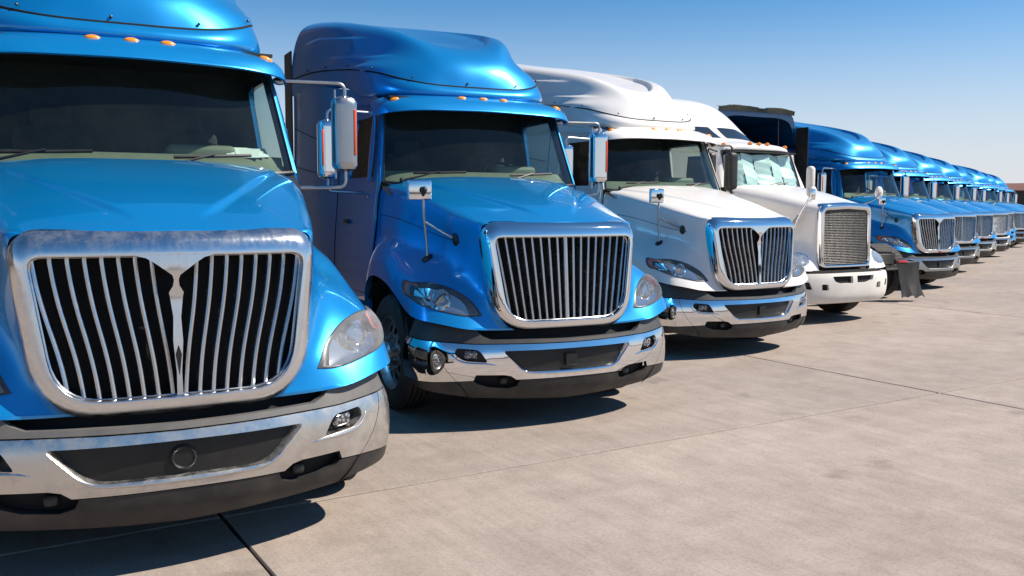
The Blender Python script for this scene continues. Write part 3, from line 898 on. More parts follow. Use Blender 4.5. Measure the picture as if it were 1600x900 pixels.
def band_rows():
    P = base_path(); T = np.gradient(P, axis=0); T[:, 2] = 0; T /= np.linalg.norm(T, axis=1)[:, None]
    Nn = np.stack([T[:, 1], -T[:, 0], 0 * T[:, 0]], 1)
    if Nn[90, 1] > 0: Nn = -Nn
    f = np.clip((2.9 - P[:, 1]) / .7, 0, 1)[:, None]      # 1 at the nose
    z = np.array([0, 0, 1.0]); h = P[:, 2] - (2.885 * f[:, 0] + (P[:, 2] - .2) * (1 - f[:, 0]))
    rows = [P - z * .006]
    for o0, o1, k in ((.008, .004, .08), (.045, .008, .40), (.062, .008, .68), (.058, .004, .86), (.03, .0, .97), (-.05, -.01, 1.0)):
        rows.append(P + Nn * (o0 * f + o1) - z * (h * k)[:, None])
    return rows
def band_geom(): return MB().grid(np.array(band_rows()))
def band_seam():
    P = base_path(); return MB().tube(P - [0, 0, .003], .0095, 6, cap=False)
def rivet_spots():
    P = base_path(); return [P[k] + [0, 0, .035] for k in range(8, 176, 14)]
def rivet(): return MB().ell((0, 0, 0), (.011, .011, .011), 5, 8)
def roof_geom():
    xs = np.linspace(-1, 1, 30); mb = MB(); rows = []
    for y, w, z in ((1.70, 1.0, 2.895), (1.9, 1.03, 2.895), (2.3, 1.04, 2.90), (2.8, 1.08, 2.93), (3.2, 1.16, 3.0), (4.6, 1.19, 3.15)):
        yo = lambda x: .30 * max(0, abs(x))**4 if y < 2.2 else 0
        rows.append([(x * w * .96, y + yo(x), z - .07 * abs(x)**6) for x in xs])
    return mb.grid(np.array(rows))
SIDE_Y = [1.55, 1.9, 2.3, 2.7, 3.0, 3.3, 3.8, 4.64]
SIDE_Z = [.78, 1.1, 1.4, 1.75, 2.05, 2.4, 2.75, 2.98, 3.3]
_sx = [[1.150,1.155,1.140,1.105,1.066,1.012,.953,.925,.90]] * 3 + [[1.155,1.16,1.148,1.118,1.086,1.04,.99,.97,.97]] + [[1.17,1.172,1.166,1.145,1.125,1.10,1.07,1.06,1.06]] + [[1.188,1.19,1.19,1.183,1.174,1.162,1.15,1.145,1.145]] + [[1.20]*5 + [1.197,1.192,1.19,1.19]] * 2
_SWy, _SWz = nspline(SIDE_Y), nspline(SIDE_Z)
_SX = np.array([r for r in _sx])
def side(y, z, off=0.0, sg=1):
    y = np.asarray(y, float); z = np.asarray(z, float)
    x = np.einsum('mr,rc,mc->m', _SWy(y), _SX, _SWz(z)) + off
    return np.stack([sg * x, y, z], 1)
DOOR = [(1.655, .98), (2.72, .98), (2.74, 2.0), (2.70, 2.70), (2.62, 2.775), (1.935, 2.775), (1.86, 2.70), (1.655, 2.04)]
WIN = round_poly([(1.80, 2.10), (2.63, 2.10), (2.62, 2.70), (1.965, 2.71)], [.03, .05, .06, .05])
def grow(loop, d):
    q = np.array(loop); c = q.mean(0); s = (q.max(0) - q.min(0)) / 2; return [tuple(p) for p in c + (q - c) * (1 + d / s)]
def side_geom(sg):
    outer = [(1.60, .80), (4.64, .80), (4.64, 3.24), (4.1, 3.20), (3.3, 3.12), (2.7, 3.02), (2.3, 2.96), (1.97, 2.86), (1.86, 2.78), (1.62, 2.06), (1.60, 2.0)]
    V, T, L = cdt(outer, [grow(DOOR, .006)], .08)
    return MB().add(side(V[:, 0], V[:, 1], 0, sg), T)
def door_geom(sg):
    V, T, L = cdt(DOOR, [WIN], .06)
    mb = MB().add(side(V[:, 0], V[:, 1], .004, sg), T)
    for lp in L: mb.grid(np.array([side(lp[:, 0], lp[:, 1], .004, sg), side(lp[:, 0], lp[:, 1], -.03, sg)]), closed_c=True)
    return mb
def door_glass(sg):
    V, T, L = cdt(grow(WIN, .006), [], .1); return MB().add(side(V[:, 0], V[:, 1], -.016, sg), T)
def vent_pillar(sg):
    """upright air deflector in front of the side window"""
    q = curve([(1.845, 2.06), (1.875, 2.25), (1.93, 2.5), (1.985, 2.70)], n=14)
    a = side(q[:, 0], q[:, 1], .03, sg); mb = MB()
    w = np.array([.02 + .05 * math.sin(PI * (.12 + .8 * k / 13)) for k in range(14)])
    rings = []
    for p, ww in zip(a, w): rings.append([p + [sg*.012*math.sin(t), ww * math.cos(t), 0] for t in np.linspace(0, 2*PI, 10, endpoint=False)])
    return mb.grid(np.array(rings), closed_c=True)
def door_handle(sg): return MB().rbox(side([2.52], [1.66], .02, sg)[0], (.03, .17, .045), .014, 4)
def side_trim(sg):
    """panel joints of the sleeper side"""
    mb = MB()
    for zz in (2.46, 2.13):
        y = np.linspace(2.95, 4.6, 24); mb.tube(side(y, zz + .30 * np.clip((y - 2.95) / 1.65, 0, 1) * (zz > 2.3) + .1 * (y - 2.95) * (zz < 2.3), .001, sg), .005, 5, cap=False)
    z = np.linspace(.9, 3.0, 30); mb.tube(side(np.full(30, 2.9), z, .001, sg), .005, 5, cap=False)
    return mb
def pillar_geom(sg):
    u = np.linspace(0, 1, 24); a = WS.at(u, np.full(24, 1.0))
    b = a + np.array([.012, .035, 0]); z = np.clip(a[:, 2], .8, 2.86); c = side(np.interp(z, [2.0, 2.06, 2.78, 2.9], [1.61, 1.63, 1.875, 1.98]), z, .001, 1)
    P = np.array([a + [-.02, -.004, .0], a + [.006, .004, 0], (a + c) / 2 + [.008, -.004, 0], c])
    P[..., 0] *= sg
    return MB().grid(P)
def cowl_geom():
    x = np.linspace(-1.05, 1.05, 40); y0 = np.interp(np.abs(x), [0, .4, .75, .93, 1.05], [1.385, 1.405, 1.47, 1.535, 1.60])
    a = np.stack([x, y0 + .03, 0*x + 2.03], 1); b = np.stack([x, y0 - .06, 0*x + 2.015 - .03 * np.abs(x)**4], 1); c = np.stack([x * .99, y0 - .2, 0*x + 1.93], 1)
    return MB().grid(np.array([a, b, c]))
def wiper(sg):
    mb = MB()
    v0 = .5 + sg * .10 if sg > 0 else .5 - .36
    vv = np.linspace(v0, v0 + .24, 14); uu = np.linspace(.125, .155, 14)
    P = WS.at(uu, vv) + WS.normal(uu, vv) * WSN * .018; mb.tube(P, .008, 6, flat=1.6)
    uu = np.linspace(0.02, .15, 10); vv = np.linspace(v0 - .05, v0 + .12, 10)
    P = WS.at(uu, vv) + WS.normal(uu, vv) * WSN * .034; mb.tube(P, np.linspace(.013, .007, 10), 6)
    mb.ell(P[0], (.022, .022, .03), 6, 10)
    return mb
# interior
def dash_geom():
    x = np.linspace(-1.0, 1.0, 30); y0 = np.interp(np.abs(x), [0, .4, .75, .93, 1.05], [1.385, 1.405, 1.47, 1.535, 1.60])
    rows = []
    for dy, z in ((.045, 2.03), (.12, 2.09), (.26, 2.155), (.42, 2.165), (.48, 2.12), (.50, 1.9), (.44, 1.6)): rows.append(np.stack([x * (.985 if z > 1.9 else .96), y0 + dy - .10 * (np.abs(x) > .0) * np.abs(x)**2 * (dy > .2), 0*x + z], 1))
    mb = MB().grid(np.array(rows))
    mb.rbox((.45, 1.84, 2.17), (.46, .18, .12), .04, 4)
    return mb
def tub_geom():
    mb = MB()
    mb.box((0, 2.82, 2.05), (2.0, .02, 1.9)); mb.box((0, 2.2, 1.15), (2.1, 1.4, .02)); mb.box((0, 2.25, 2.86), (1.86, 1.1, .02))
    for sg in (1, -1):
        V, T, L = cdt([(1.70, 1.1), (2.82, 1.1), (2.82, 2.85), (1.93, 2.85), (1.70, 2.04)], [grow(WIN, .02)], .15)
        mb.add(side(V[:, 0], V[:, 1], -.045, sg), T)
    return mb
def seat_geom(sg):
    mb = MB(); x = sg * .45
    mb.rbox((x, 2.35, 1.62), (.52, .52, .16), .06, 4); mb.rbox((x, 2.60, 2.02), (.50, .14, .72), .06, 4); mb.rbox((x, 2.60, 2.44), (.28, .10, .18), .05, 4); mb.box((x, 2.35, 1.35), (.4, .4, .4))
    return mb
def wheel_steer():
    th = np.linspace(0, 2*PI, 36); a = R(38)
    c = np.array([.45, 2.08, 2.14]); P = np.stack([c[0] + .23 * np.cos(th), c[1] + .23 * np.sin(th) * math.cos(a + .35), c[2] + .23 * np.sin(th) * math.sin(a)], 1)
    mb = MB().tube(P, .016, 8, cap=False)
    mb.tube([c + [-.21, 0, 0], c, c + [.21, 0, 0]], .014, 6); mb.ell(c, (.07, .05, .05)); mb.tube([c, c + [0, -.25, -.25]], .03, 8)
    return mb
# mirrors
def arm_path(pts, n=8, r=.06):
    pts = [np.array(p, float) for p in pts]; out = [pts[0]]
    for i in range(1, len(pts) - 1):
        a = pts[i-1] - pts[i]; b = pts[i+1] - pts[i]; ra = min(r, np.linalg.norm(a) * .45, np.linalg.norm(b) * .45); a /= np.linalg.norm(a); b /= np.linalg.norm(b)
        for k in np.linspace(0, 1, n): out.append(pts[i] + a * ra * (1-k)**2 + b * ra * k**2)
    out.append(pts[-1]); return np.array(out)
def mirror_arm(sg):
    mb = MB()
    mb.tube(arm_path([(1.00, 1.90, 2.715), (1.495, 1.85, 2.722), (1.495, 1.85, 2.60)]), .014, 8)
    mb.tube(arm_path([(1.06, 1.92, 1.80), (1.10, 1.90, 1.945), (1.495, 1.85, 1.955), (1.495, 1.85, 2.10)]), .014, 8)
    mb.tube([(1.435, 1.90, 2.68), (1.435, 1.90, 2.02)], .008, 6)
    mb.ell((1.02, 1.90, 2.715), (.05, .03, .03))
    g = mb.geom(); return g if sg > 0 else (g[0] * [-1, 1, 1], [f[::-1] for f in g[1]])
def mirror_house(sg):
    mb = MB(); prof = []
    for t in np.linspace(0, 1, 22):
        z = 2.062 + .578 * t; e = min(1.0, (math.sin(PI * min(max(t, .0), 1.0)) * 4.2) ** .42 if 0 < t < 1 else 0.02); e = max(e, .05)
        ring = []
        for a in np.linspace(0, 2*PI, 28, endpoint=False):
            ca, sa = math.cos(a), math.sin(a); k = 2 / 3.2
            ring.append((1.492 + .092 * e * np.sign(ca) * abs(ca)**k, 1.865 + (.085 if sa < 0 else .06) * e * np.sign(sa) * abs(sa)**k, z))
        prof.append(ring)
    mb.grid(np.array(prof), closed_c=True)
    g = mb.geom(); return g if sg > 0 else (g[0] * [-1, 1, 1], [f[::-1] for f in g[1]])
def mirror_strip(sg): return MB().rbox((sg * 1.553, 1.787, 2.36), (.022, .016, .34), .007, 3)
def mirror_face(sg): return MB().box((sg * 1.492, 1.927, 2.35), (.15, .006, .50), .002)
_gu, _gv = [g.ravel() for g in np.meshgrid(np.linspace(0, 1, 200), np.linspace(0, .5, 200), indexing='ij')]
_gp = HOOD.at(_gu, _gv)
def on_hood(x, y):
    k = np.argmin((_gp[:, 0] - x)**2 + (_gp[:, 1] - y)**2 + 9 * (_gp[:, 2] < 1.0)); return _gp[k], HOOD.normal([_gu[k]], [_gv[k]])[0] * HN
FOOT1, FOOT1_N = on_hood(-.965, .60)
FOOT2, FOOT2_N = on_hood(-.80, .36)
def fm_stalk():
    mb = MB()
    mb.tube(curve([FOOT1, FOOT1 * .5 + np.array([-.485, .30, .78]), (-1.005, .57, 1.75), (-1.02, .55, 1.94)], n=16), .013, 8)
    mb.tube(curve([FOOT2, FOOT2 * .5 + np.array([-.495, .295, .84]), (-.992, .585, 1.69)], n=10), .012, 8)
    return mb
def fm_foot(P, N):
    a = np.cross(N, [0, 1.0, 0]); a /= np.linalg.norm(a); c = np.cross(N, a)
    return MB().ell(P, (.058, .042, .026), 6, 14, False, np.stack([a, c, N], 1))
def fm_joint(): return MB().ell((-1.02, .515, 1.955), (.026, .03, .032)).ell((-1.02, .535, 1.93), (.016, .016, .03))
def fm_head(): return MB().rbox((-1.045, .565, 1.955), (.215, .05, .172), .018, 4)
# wheels
def tyre_geom(r=.515, w=.29):
    h = w / 2; P = [(r*.60, -h*.80), (r*.66, -h*.98), (r*.80, -h*1.04), (r*.92, -h*.98), (r*.975, -h*.86), (r*.985, -h*.80)]
    for k in range(5):
        a = -h*.80 + (k) * h*1.6/5; b = a + h*1.6/5
        P += [(r, a + .006), (r, b - .012), (r - .016, b - .010), (r - .016, b)] if k < 4 else [(r, a + .006), (r, b)]
    P += [(r*.975, h*.86), (r*.92, h*.98), (r*.80, h*1.04), (r*.66, h*.98), (r*.60, h*.80)]
    return MB().lathe(P, (0, 0, 0), 56)
def rim_geom(sg):
    mb = MB(); h = .11 * sg
    prof = [(.335, -.13*sg), (.335, .125*sg), (.325, .135*sg), (.312, .125*sg), (.300, .085*sg), (.285, .07*sg)]
    mb.lathe(prof, (0, 0, 0), 48)
    disc_o = [(.285 * math.cos(a), .285 * math.sin(a)) for a in np.linspace(0, 2*PI, 48, endpoint=False)]
    holes = [[(.215 * math.cos(b) + .036 * math.cos(a), .215 * math.sin(b) + .036 * math.sin(a)) for a in np.linspace(0, 2*PI, 12, endpoint=False)] for b in np.linspace(0, 2*PI, 10, endpoint=False)]
    V, T, L = cdt(disc_o, holes, .05)
    rr = np.hypot(V[:, 0], V[:, 1]); hh = sg * (.07 + .035 * np.clip((.285 - rr) / .12, 0, 1))
    mb.add(np.stack([hh, V[:, 0], V[:, 1]], 1), T)
    mb.lathe([(.11, .10*sg), (.105, .155*sg), (.085, .175*sg), (.055, .18*sg), (.05, .21*sg), (.001, .215*sg)], (0, 0, 0), 24)
    for b in np.linspace(0, 2*PI, 10, endpoint=False) + PI/10: mb.lathe([(.016, .10*sg), (.016, .135*sg), (.008, .14*sg), (.001, .14*sg)], (0, .145*math.cos(b), .145*math.sin(b)), 8)
    return mb
def hub_back(sg): return MB().lathe([(.33, -.02*sg), (.001, -.02*sg)], (0, 0, 0), 24)
def place(o, loc): o.location = loc; return o
# chassis
def frame_geom():
    mb = MB()
    for sg in (1, -1): mb.box((sg * .43, 4.2, .86), (.09, 7.4, .27), .01)
    for y in (1.2, 2.6, 4.4, 5.6, 6.9, 7.85): mb.box((0, y, .86), (.78, .12, .2), .01)
    mb.box((0, .99, .56), (2.0, .12, .14), .03)
    for y in (5.75, 7.05):
        mb.lathe([(.09, -1.0), (.09, 1.0)], (0, y, .53), 12); mb.ell((0, y, .53), (.24, .24, .22))
    mb.box((0, 6.35, 1.04), (.95, 1.1, .07), .02)
    mb.box((0, .45, .62), (1.9, .9, .05)); mb.box((0, .9, 1.1), (1.1, 1.2, .7)); mb.box((0, 2.3, .98), (2.0, 1.9, .16)); mb.box((0, 3.9, 1.0), (2.1, 1.4, .16))
    return mb
def arch_liner(sg):
    th = np.linspace(-.35, PI + .2, 24); rows = []
    for x in (.62, 1.185): rows.append([(sg * x, 1.15 + .64 * math.cos(t), .50 + .66 * math.sin(t)) for t in th])
    return MB().grid(np.array(rows))
def tank_geom(sg):
    return MB().lathe([(.001, -.75), (.22, -.75), (.30, -.72), (.31, -.68), (.31, .68), (.30, .72), (.22, .75), (.001, .75)], (sg * .86, 3.55, .66), 28, 'y')
def tank_step(sg): return MB().box((sg * 1.16, 2.25, .52), (.08, 1.0, .05), .01).box((sg * 1.16, 2.25, .86), (.08, 1.0, .05), .01).box((sg * 1.12, 2.25, .68), (.03, 1.05, .5), .01)
def back_wall():
    return MB().box((0, 4.66, 2.0), (2.36, .04, 2.42), .015)
def extender(sg): return MB().box((sg * 1.215, 4.80, 2.35), (.022, .36, 2.7), .008)
def stack_geom(): return None

def build_tractor(loc, rz, label, paint='blue_paint', surround='chrome', bumper='chrome', bars='S', bar_mat='bar_metal', mirror='chrome', valance_mat='valance_plastic',
                  cover='square', hl='lamp_glass', strip='shaded_strip', bumper_paint=None, group='tractor units parked in the long row', fender_mirror=True, lite=False, badge=False, mirror_right=None, lining='interior_dark'):
    t = empty('semi_truck', loc, rz, label, 'truck', group)
    hd = obj('hood', 'hood', hood_geom, paint, t, 50)
    if not lite:
        for sg in (1, -1): obj('hood_seam', ('hseam', sg), lambda sg=sg: hood_seam(sg), 'cavity_black', hd)
    sr = obj('grille_surround', 'surround', surround_geom, surround, t, 60)
    obj('inner_bead', 'bead', inner_bead, 'bar_metal', sr)
    if badge: obj('red_badge', 'badge', lambda: MB().rbox((0, float(yN(0, .84)) - .05, .842), (.10, .012, .032), .006, 3), 'red_lens', sr)
    obj('radiator', 'radiator', radiator_geom, 'cavity_black', t)
    if bars == 'S':
        for k, (a, b) in enumerate(BARS_S): obj('grille_bar', ('bs', k), lambda a=a, b=b, k=k: bar_geom(a, b, False, wide=1.7 if k == 8 else 1.0), bar_mat, t)
    elif bars == 'V':
        for k, (a, b) in enumerate(BARS_V): obj('grille_bar', ('bv', k), lambda a=a, b=b: bar_geom(a, b, True), bar_mat, t)
        vp = obj('grille_emblem_plate', 'vplate', vplate_geom, surround, t)
        obj('plate_slot', 'diamond', diamond_geom, 'cavity_black', vp)
    else:
        obj('grille_mesh', 'mesh', mesh_grille_geom, bar_mat, t)
        if bars == 'M': 
            vp = obj('grille_emblem_plate', 'vplate', vplate_geom, surround, t)
    for sg in (1, -1):
        if HL_UV:
            H_, L_, P_, A_, R_ = headlight_parts(sg)
            h = obj('headlight', ('hlh', sg), H_, 'lamp_dark', t)
            obj('reflector', ('hlr', sg), R_, 'lamp_chrome', h)
            obj('lamp_ring', ('hlp0', sg), lambda P_=P_: P_(0, 1, .062, 0), 'lamp_chrome', h)
            obj('bulb_lens', ('hlp1', sg), lambda P_=P_: P_(-.01, 0, .058, .03), 'lamp_glass', h, out=(0, -1, 0))
            obj('amber_reflector', ('hla', sg), A_, 'orange_reflector', h)
            obj('lens', ('hll', sg), L_, hl, h, out=(sg, -1, 0))
    b = obj('bumper', 'bumper', bumper_chrome, bumper_paint or bumper, t, 40)
    obj('bright_edge', 'ridge', bumper_ridge, bumper_paint or bumper, b)
    for sg in (1, -1): obj('bumper_seam', ('bseam', sg), lambda sg=sg: seam_geom(sg), 'cavity_black', b)
    obj('bumper_top_strip', 'strip', bumper_strip, strip, t)
    v = obj('bumper_valance', 'valance', valance, valance_mat, t)
    obj('gap_panel', 'gap', gap_panel, 'cavity_black', t)
    ii = obj('intake_insert', 'intake', intake_insert, 'intake_plastic', b)
    obj('intake_chin', 'chin', intake_chin, 'valance_plastic', ii) if False else None
    if cover == 'round': obj('intake_cover', 'cvr', cover_round, 'intake_plastic', b)
    else: obj('intake_cover', 'cvs', cover_square, 'intake_plastic', b)
    for sg in (1, -1):
        obj('fog_recess', ('fb', sg), lambda sg=sg: fog_back(sg), 'black_plastic', b)
        obj('fog_lamp', ('fl', sg), lambda sg=sg: fog_lamp(sg), 'fog_lens', b)
        tp = obj('tow_pocket', ('tp', sg), lambda sg=sg: tow_pocket(sg), 'cavity_black', v)
        obj('tow_hook', ('th', sg), lambda sg=sg: tow_hook(sg), 'black_plastic', v)
    # cab
    w = obj('windshield', 'ws', ws_geom, 'windshield_glass', t, out=(0, -1, 0))
    obj('windshield_seal', 'wseal', ws_seal, 'black_plastic', w)
    for sg in (1, -1): obj('wiper', ('wip', sg), lambda sg=sg: wiper(sg), 'black_plastic', w)
    vi = obj('sun_visor', 'visor', visor_geom, paint, t, 50)
    obj('visor_liner', 'vliner', visor_liner, 'cavity_black', vi)
    for x in (-.884, -.224, 0, .224, .884): obj('marker_light', ('ml', x), lambda x=x: marker_geom(x), 'amber', vi)
    f = obj('roof_fairing', 'fairing', fairing_geom, paint, t, 50)
    obj('fairing_lining', 'fairing_in', fairing_inner, lining, f)
    obj('fairing_seam', 'fseam', band_seam, 'cavity_black', f)
    if not lite:
        for q in rivet_spots(): place(obj('rivet', 'rivet', rivet, 'black_plastic', f), q)
    obj('fairing_base', 'band', band_geom, paint, t, 60)
    obj('cab_roof', 'roof', roof_geom, paint, t)
    obj('cowl', 'cowl', cowl_geom, 'black_plastic', t)
    for sg in (1, -1):
        s = obj('cab_side', ('side', sg), lambda sg=sg: side_geom(sg), paint, t)
        obj('panel_joint', ('sjoint', sg), lambda sg=sg: side_trim(sg), 'cavity_black', s)
        d = obj('door', ('door', sg), lambda sg=sg: door_geom(sg), paint, t)
        obj('door_window', ('dglass', sg), lambda sg=sg: door_glass(sg), 'side_glass', d, out=(sg, 0, 0))
        obj('door_handle', ('dh', sg), lambda sg=sg: door_handle(sg), 'black_plastic', d)
        obj('air_deflector', ('vent', sg), lambda sg=sg: vent_pillar(sg), paint, t)
        obj('windshield_pillar', ('pil', sg), lambda sg=sg: pillar_geom(sg), paint, t)
        m = obj('side_mirror', ('mh', sg), lambda sg=sg: mirror_house(sg), (mirror_right or mirror) if sg > 0 else mirror, t)
        obj('mirror_arm', ('ma', sg), lambda sg=sg: mirror_arm(sg), 'black_plastic' if mirror_right and sg > 0 else 'satin_silver', m)
        if not (mirror_right and sg > 0): obj('mirror_reflector', ('ms', sg), lambda sg=sg: mirror_strip(sg), 'orange_reflector', m)
        obj('mirror_glass', ('mf', sg), lambda sg=sg: mirror_face(sg), 'lamp_chrome', m)
        obj('seat', ('seat', sg), lambda sg=sg: seat_geom(sg), 'seat_fabric', t)
        obj('arch_liner', ('al', sg), lambda sg=sg: arch_liner(sg), 'cavity_black', t)
        obj('fuel_tank', ('tank', sg), lambda sg=sg: tank_geom(sg), 'cast_alloy', t)
        obj('cab_steps', ('step', sg), lambda sg=sg: tank_step(sg), 'black_plastic', t)
        obj('side_extender', ('ext', sg), lambda sg=sg: extender(sg), 'black_plastic', t)
        for (x, y) in ((1.05, .99), (1.04, 5.75), (1.04, 7.05)) + (((.70, 5.75), (.70, 7.05))):
            ty = place(obj('wheel', ('tyre',), tyre_geom, 'rubber', t), (sg * x, y, .515))
            if x > .9:
                obj('rim', ('rim', sg), lambda sg=sg: rim_geom(sg), 'cast_alloy', ty)
            obj('hub', ('hub', sg), lambda sg=sg: hub_back(sg), 'cavity_black', ty)
    if fender_mirror:
        fm = obj('fender_mirror', 'fmh', fm_head, 'chrome', t)
        obj('mirror_stalk', 'fms', fm_stalk, 'satin_silver', fm)
        obj('stalk_foot', 'fmf1', lambda: fm_foot(FOOT1, FOOT1_N), 'black_plastic', fm)
        obj('stalk_foot', 'fmf2', lambda: fm_foot(FOOT2, FOOT2_N), 'black_plastic', fm)
        obj('ball_joint', 'fmj', fm_joint, 'black_plastic', fm)
    obj('dashboard', 'dash', dash_geom, 'dash_vinyl', t)
    obj('steering_wheel', 'stw', wheel_steer, 'black_plastic', t)
    obj('cab_interior', 'tub', tub_geom, 'interior_dark', t)
    obj('chassis_frame', 'frame', frame_geom, 'frame_black', t)
    obj('sleeper_back_wall', 'bwall', back_wall, paint, t)
    return t


# ------------------------------------------------------------------ the long-nosed white tractor with the mesh grille
KH_ROWS = [
 [(0,1.60,2.20),(.35,1.62,2.198),(.65,1.68,2.185),(.84,1.75,2.15),(.93,1.80,2.07),(.955,1.80,1.95),(.965,1.80,1.75),(.99,1.80,1.5),(1.06,1.80,1.25),(1.13,1.82,.98),(1.15,1.84,.70)],
 [(0,1.2,2.14),(.31,1.21,2.135),(.58,1.25,2.12),(.76,1.3,2.08),(.85,1.33,2.0),(.88,1.34,1.88),(.89,1.34,1.68),(.95,1.36,1.48),(1.08,1.40,1.36),(1.16,1.46,1.2),(1.18,1.5,1.05)],
 [(0,.85,2.07),(.28,.86,2.065),(.52,.88,2.05),(.69,.91,2.01),(.78,.94,1.93),(.81,.95,1.8),(.815,.96,1.6),(.88,.98,1.40),(1.05,1.02,1.30),(1.16,1.06,1.18),(1.185,1.08,1.08)],
 [(0,.5,1.985),(.26,.51,1.98),(.47,.53,1.965),(.63,.56,1.93),(.715,.59,1.85),(.74,.6,1.72),(.745,.61,1.52),(.80,.63,1.32),(.99,.66,1.24),(1.14,.68,1.12),(1.175,.68,1.0)],
 [(0,.26,1.925),(.25,.27,1.92),(.45,.29,1.91),(.59,.31,1.875),(.67,.34,1.80),(.69,.35,1.67),(.695,.36,1.48),(.74,.37,1.28),(.93,.38,1.18),(1.12,.36,1.04),(1.165,.34,.90)],
 [(0,.12,1.895),(.245,.13,1.89),(.435,.145,1.88),(.57,.165,1.85),(.645,.19,1.78),(.662,.2,1.65),(.665,.21,1.45),(.70,.22,1.25),(.85,.23,1.12),(1.04,.18,.98),(1.11,.14,.86)],
 [(0,.07,1.88),(.24,.075,1.876),(.43,.09,1.867),(.56,.11,1.84),(.63,.13,1.77),(.645,.14,1.64),(.648,.15,1.44),(.665,.16,1.22),(.76,.15,1.06),(.90,.10,.93),(.95,.07,.84)],
 [(0,.05,1.874),(.24,.055,1.87),(.425,.07,1.86),(.553,.085,1.835),(.605,.10,1.765),(.605,.10,1.63),(.600,.10,1.43),(.598,.10,1.2),(.60,.09,1.02),(.60,.06,.90),(.59,.04,.83)]]
KH = Surf(mirror_half(KH_ROWS))
KHN = -1.0 if KH.normal([.9], [.9])[0][1] > 0 else 1.0
_ku, _kv = [g.ravel() for g in np.meshgrid(np.linspace(0, 1, 240), np.linspace(.5, 1, 160), indexing='ij')]
_kp = KH.at(_ku, _kv)
def kuv(pts):
    out = []
    for p in pts:
        k = np.argmin(((_kp - p)**2).sum(1)); out.append((_ku[k], _kv[k]))
    return out
K_HL = [tuple(p) for p in curve((lambda q: q + [q[0]])(kuv([(.76,.12,1.07),(.88,.20,1.13),(1.0,.25,1.10),(1.10,.25,1.0),(1.06,.16,.93),(.90,.09,.92),(.80,.08,.96)])), n=29)[:-1]]
def k_hood():
    u, v = np.meshgrid(np.linspace(0, 1, 70), np.linspace(0, 1, 110), indexing='ij'); P = KH.at(u.ravel(), v.ravel()).reshape(70, 110, 3)
    mb = MB().grid(P)
    for v, sg in ((0, -1), (1, 1)):
        a = KH.at(np.linspace(0, 1, 80), np.full(80, v)); mb.grid(np.array([a, a + np.array([-.05 * sg, 0, .012])]))
    return mb
def k_ring(f, off, sg):
    uv = np.array(K_HL); c = uv.mean(0); q = c + (uv - c) * f
    P = KH.at(q[:, 0], q[:, 1]) + KH.normal(q[:, 0], q[:, 1]) * KHN * off
    return P * [sg, 1, 1]
def k_fan(rings):
    c = rings[-1]; m = c.mean(0); return MB().grid(np.array(rings), closed_c=True).add(np.vstack([c, m]), [(i, (i+1) % len(c), len(c)) for i in range(len(c))])
def k_lamp(sg): return k_fan([k_ring(1.04, -.004, sg), k_ring(1.03, .008, sg), k_ring(.93, .008, sg), k_ring(.88, .004, sg), k_ring(.4, .006, sg)])
def k_lens(sg): return k_fan([k_ring(.96, .009, sg), k_ring(.85, .018, sg), k_ring(.5, .028, sg)])
def yK(x, z): return .0 + .12 * np.asarray(x)**2 + .02 * (np.asarray(z) - .9)
K_OUT = ring_loop(.602, .592, 1.878, .862, .14, .10)
K_IN = ring_loop(.510, .515, 1.770, .925, .08, .06)
def k_surround():
    rings = []
    for t, dy in ((-.02, .14), (-.02, .06), (.05, .02), (.25, -.012), (.5, -.025), (.8, -.020), (1.0, -.004), (1.03, .05)):
        q = K_OUT * (1 - t) + K_IN * t; z = q[:, 1] + .022 * np.clip(1 - np.abs(q[:, 0]) / .5, 0, 1) * (q[:, 1] > 1.6)
        rings.append(np.stack([q[:, 0], yK(q[:, 0], q[:, 1]) + dy, z], 1))
    return MB().grid(np.array(rings), closed_c=True)
def k_mesh():
    mb = MB()
    for x in np.linspace(-.50, .50, 38):
        Z = np.linspace(.93, 1.785, 4); mb.tube(np.stack([np.full(4, x), yK(x, Z) + .010, Z], 1), .0062, 4, cap=False)
    for z in np.linspace(.935, 1.78, 34):
        X = np.linspace(-.512, .512, 8); mb.tube(np.stack([X, yK(X, z) + .0115, np.full(8, z)], 1), .0055, 4, cap=False)
    return mb
def k_rad():
    q = K_IN * [1.03, 1]; P = np.stack([q[:, 0], yK(q[:, 0], q[:, 1]) + .05, q[:, 1] + .02 * (q[:, 1] > 1.6)], 1); return MB().add(P, [tuple(range(len(P)))])
kb = BumperSurf([(0,-.155),(.3,-.145),(.6,-.11),(.85,-.04),(1.0,.03),(1.10,.12),(1.155,.26),(1.165,.44)], [.30,.36,.45,.6,.72,.80,.84], [-.10,-.035,.0,.012,.006,-.02,-.05])
K_SLOT = round_poly([(.05, .640), (.32, .640), (.44, .675), (.48, .752), (.05, .752)], [.02,.05,.03,.02,.02])
K_FOG1 = round_poly([(.55, .54), (.68, .54), (.69, .635), (.57, .635)], .018)
K_FOG2 = round_poly([(.84, .555), (.95, .56), (.98, .665), (.90, .675)], .018)
def k_bumper():
    s1 = kb.smax - .01
    holes = [K_SLOT, mirs(K_SLOT), K_FOG1, mirs(K_FOG1), K_FOG2, mirs(K_FOG2)]
    V, T, L = cdt([(-s1, .44), (-1.05, .36), (-.8, .325), (.8, .325), (1.05, .36), (s1, .44), (s1, .79), (0, .80), (-s1, .79)], holes, .05)
    mb = MB().add(kb(V[:, 0], V[:, 1]), T)
    for k, lp in enumerate(L):
        a = kb(lp[:, 0], lp[:, 1]); b = kb(lp[:, 0], lp[:, 1], -.05); mb.grid(np.array([a, b]), closed_c=True)
    return mb
def k_slot_panel(sg, lp):
    q = grow(lp, .02); V, T, L = cdt(q if sg > 0 else mirs(q), [], .08); return MB().add(kb(V[:, 0], V[:, 1], -.045), T)
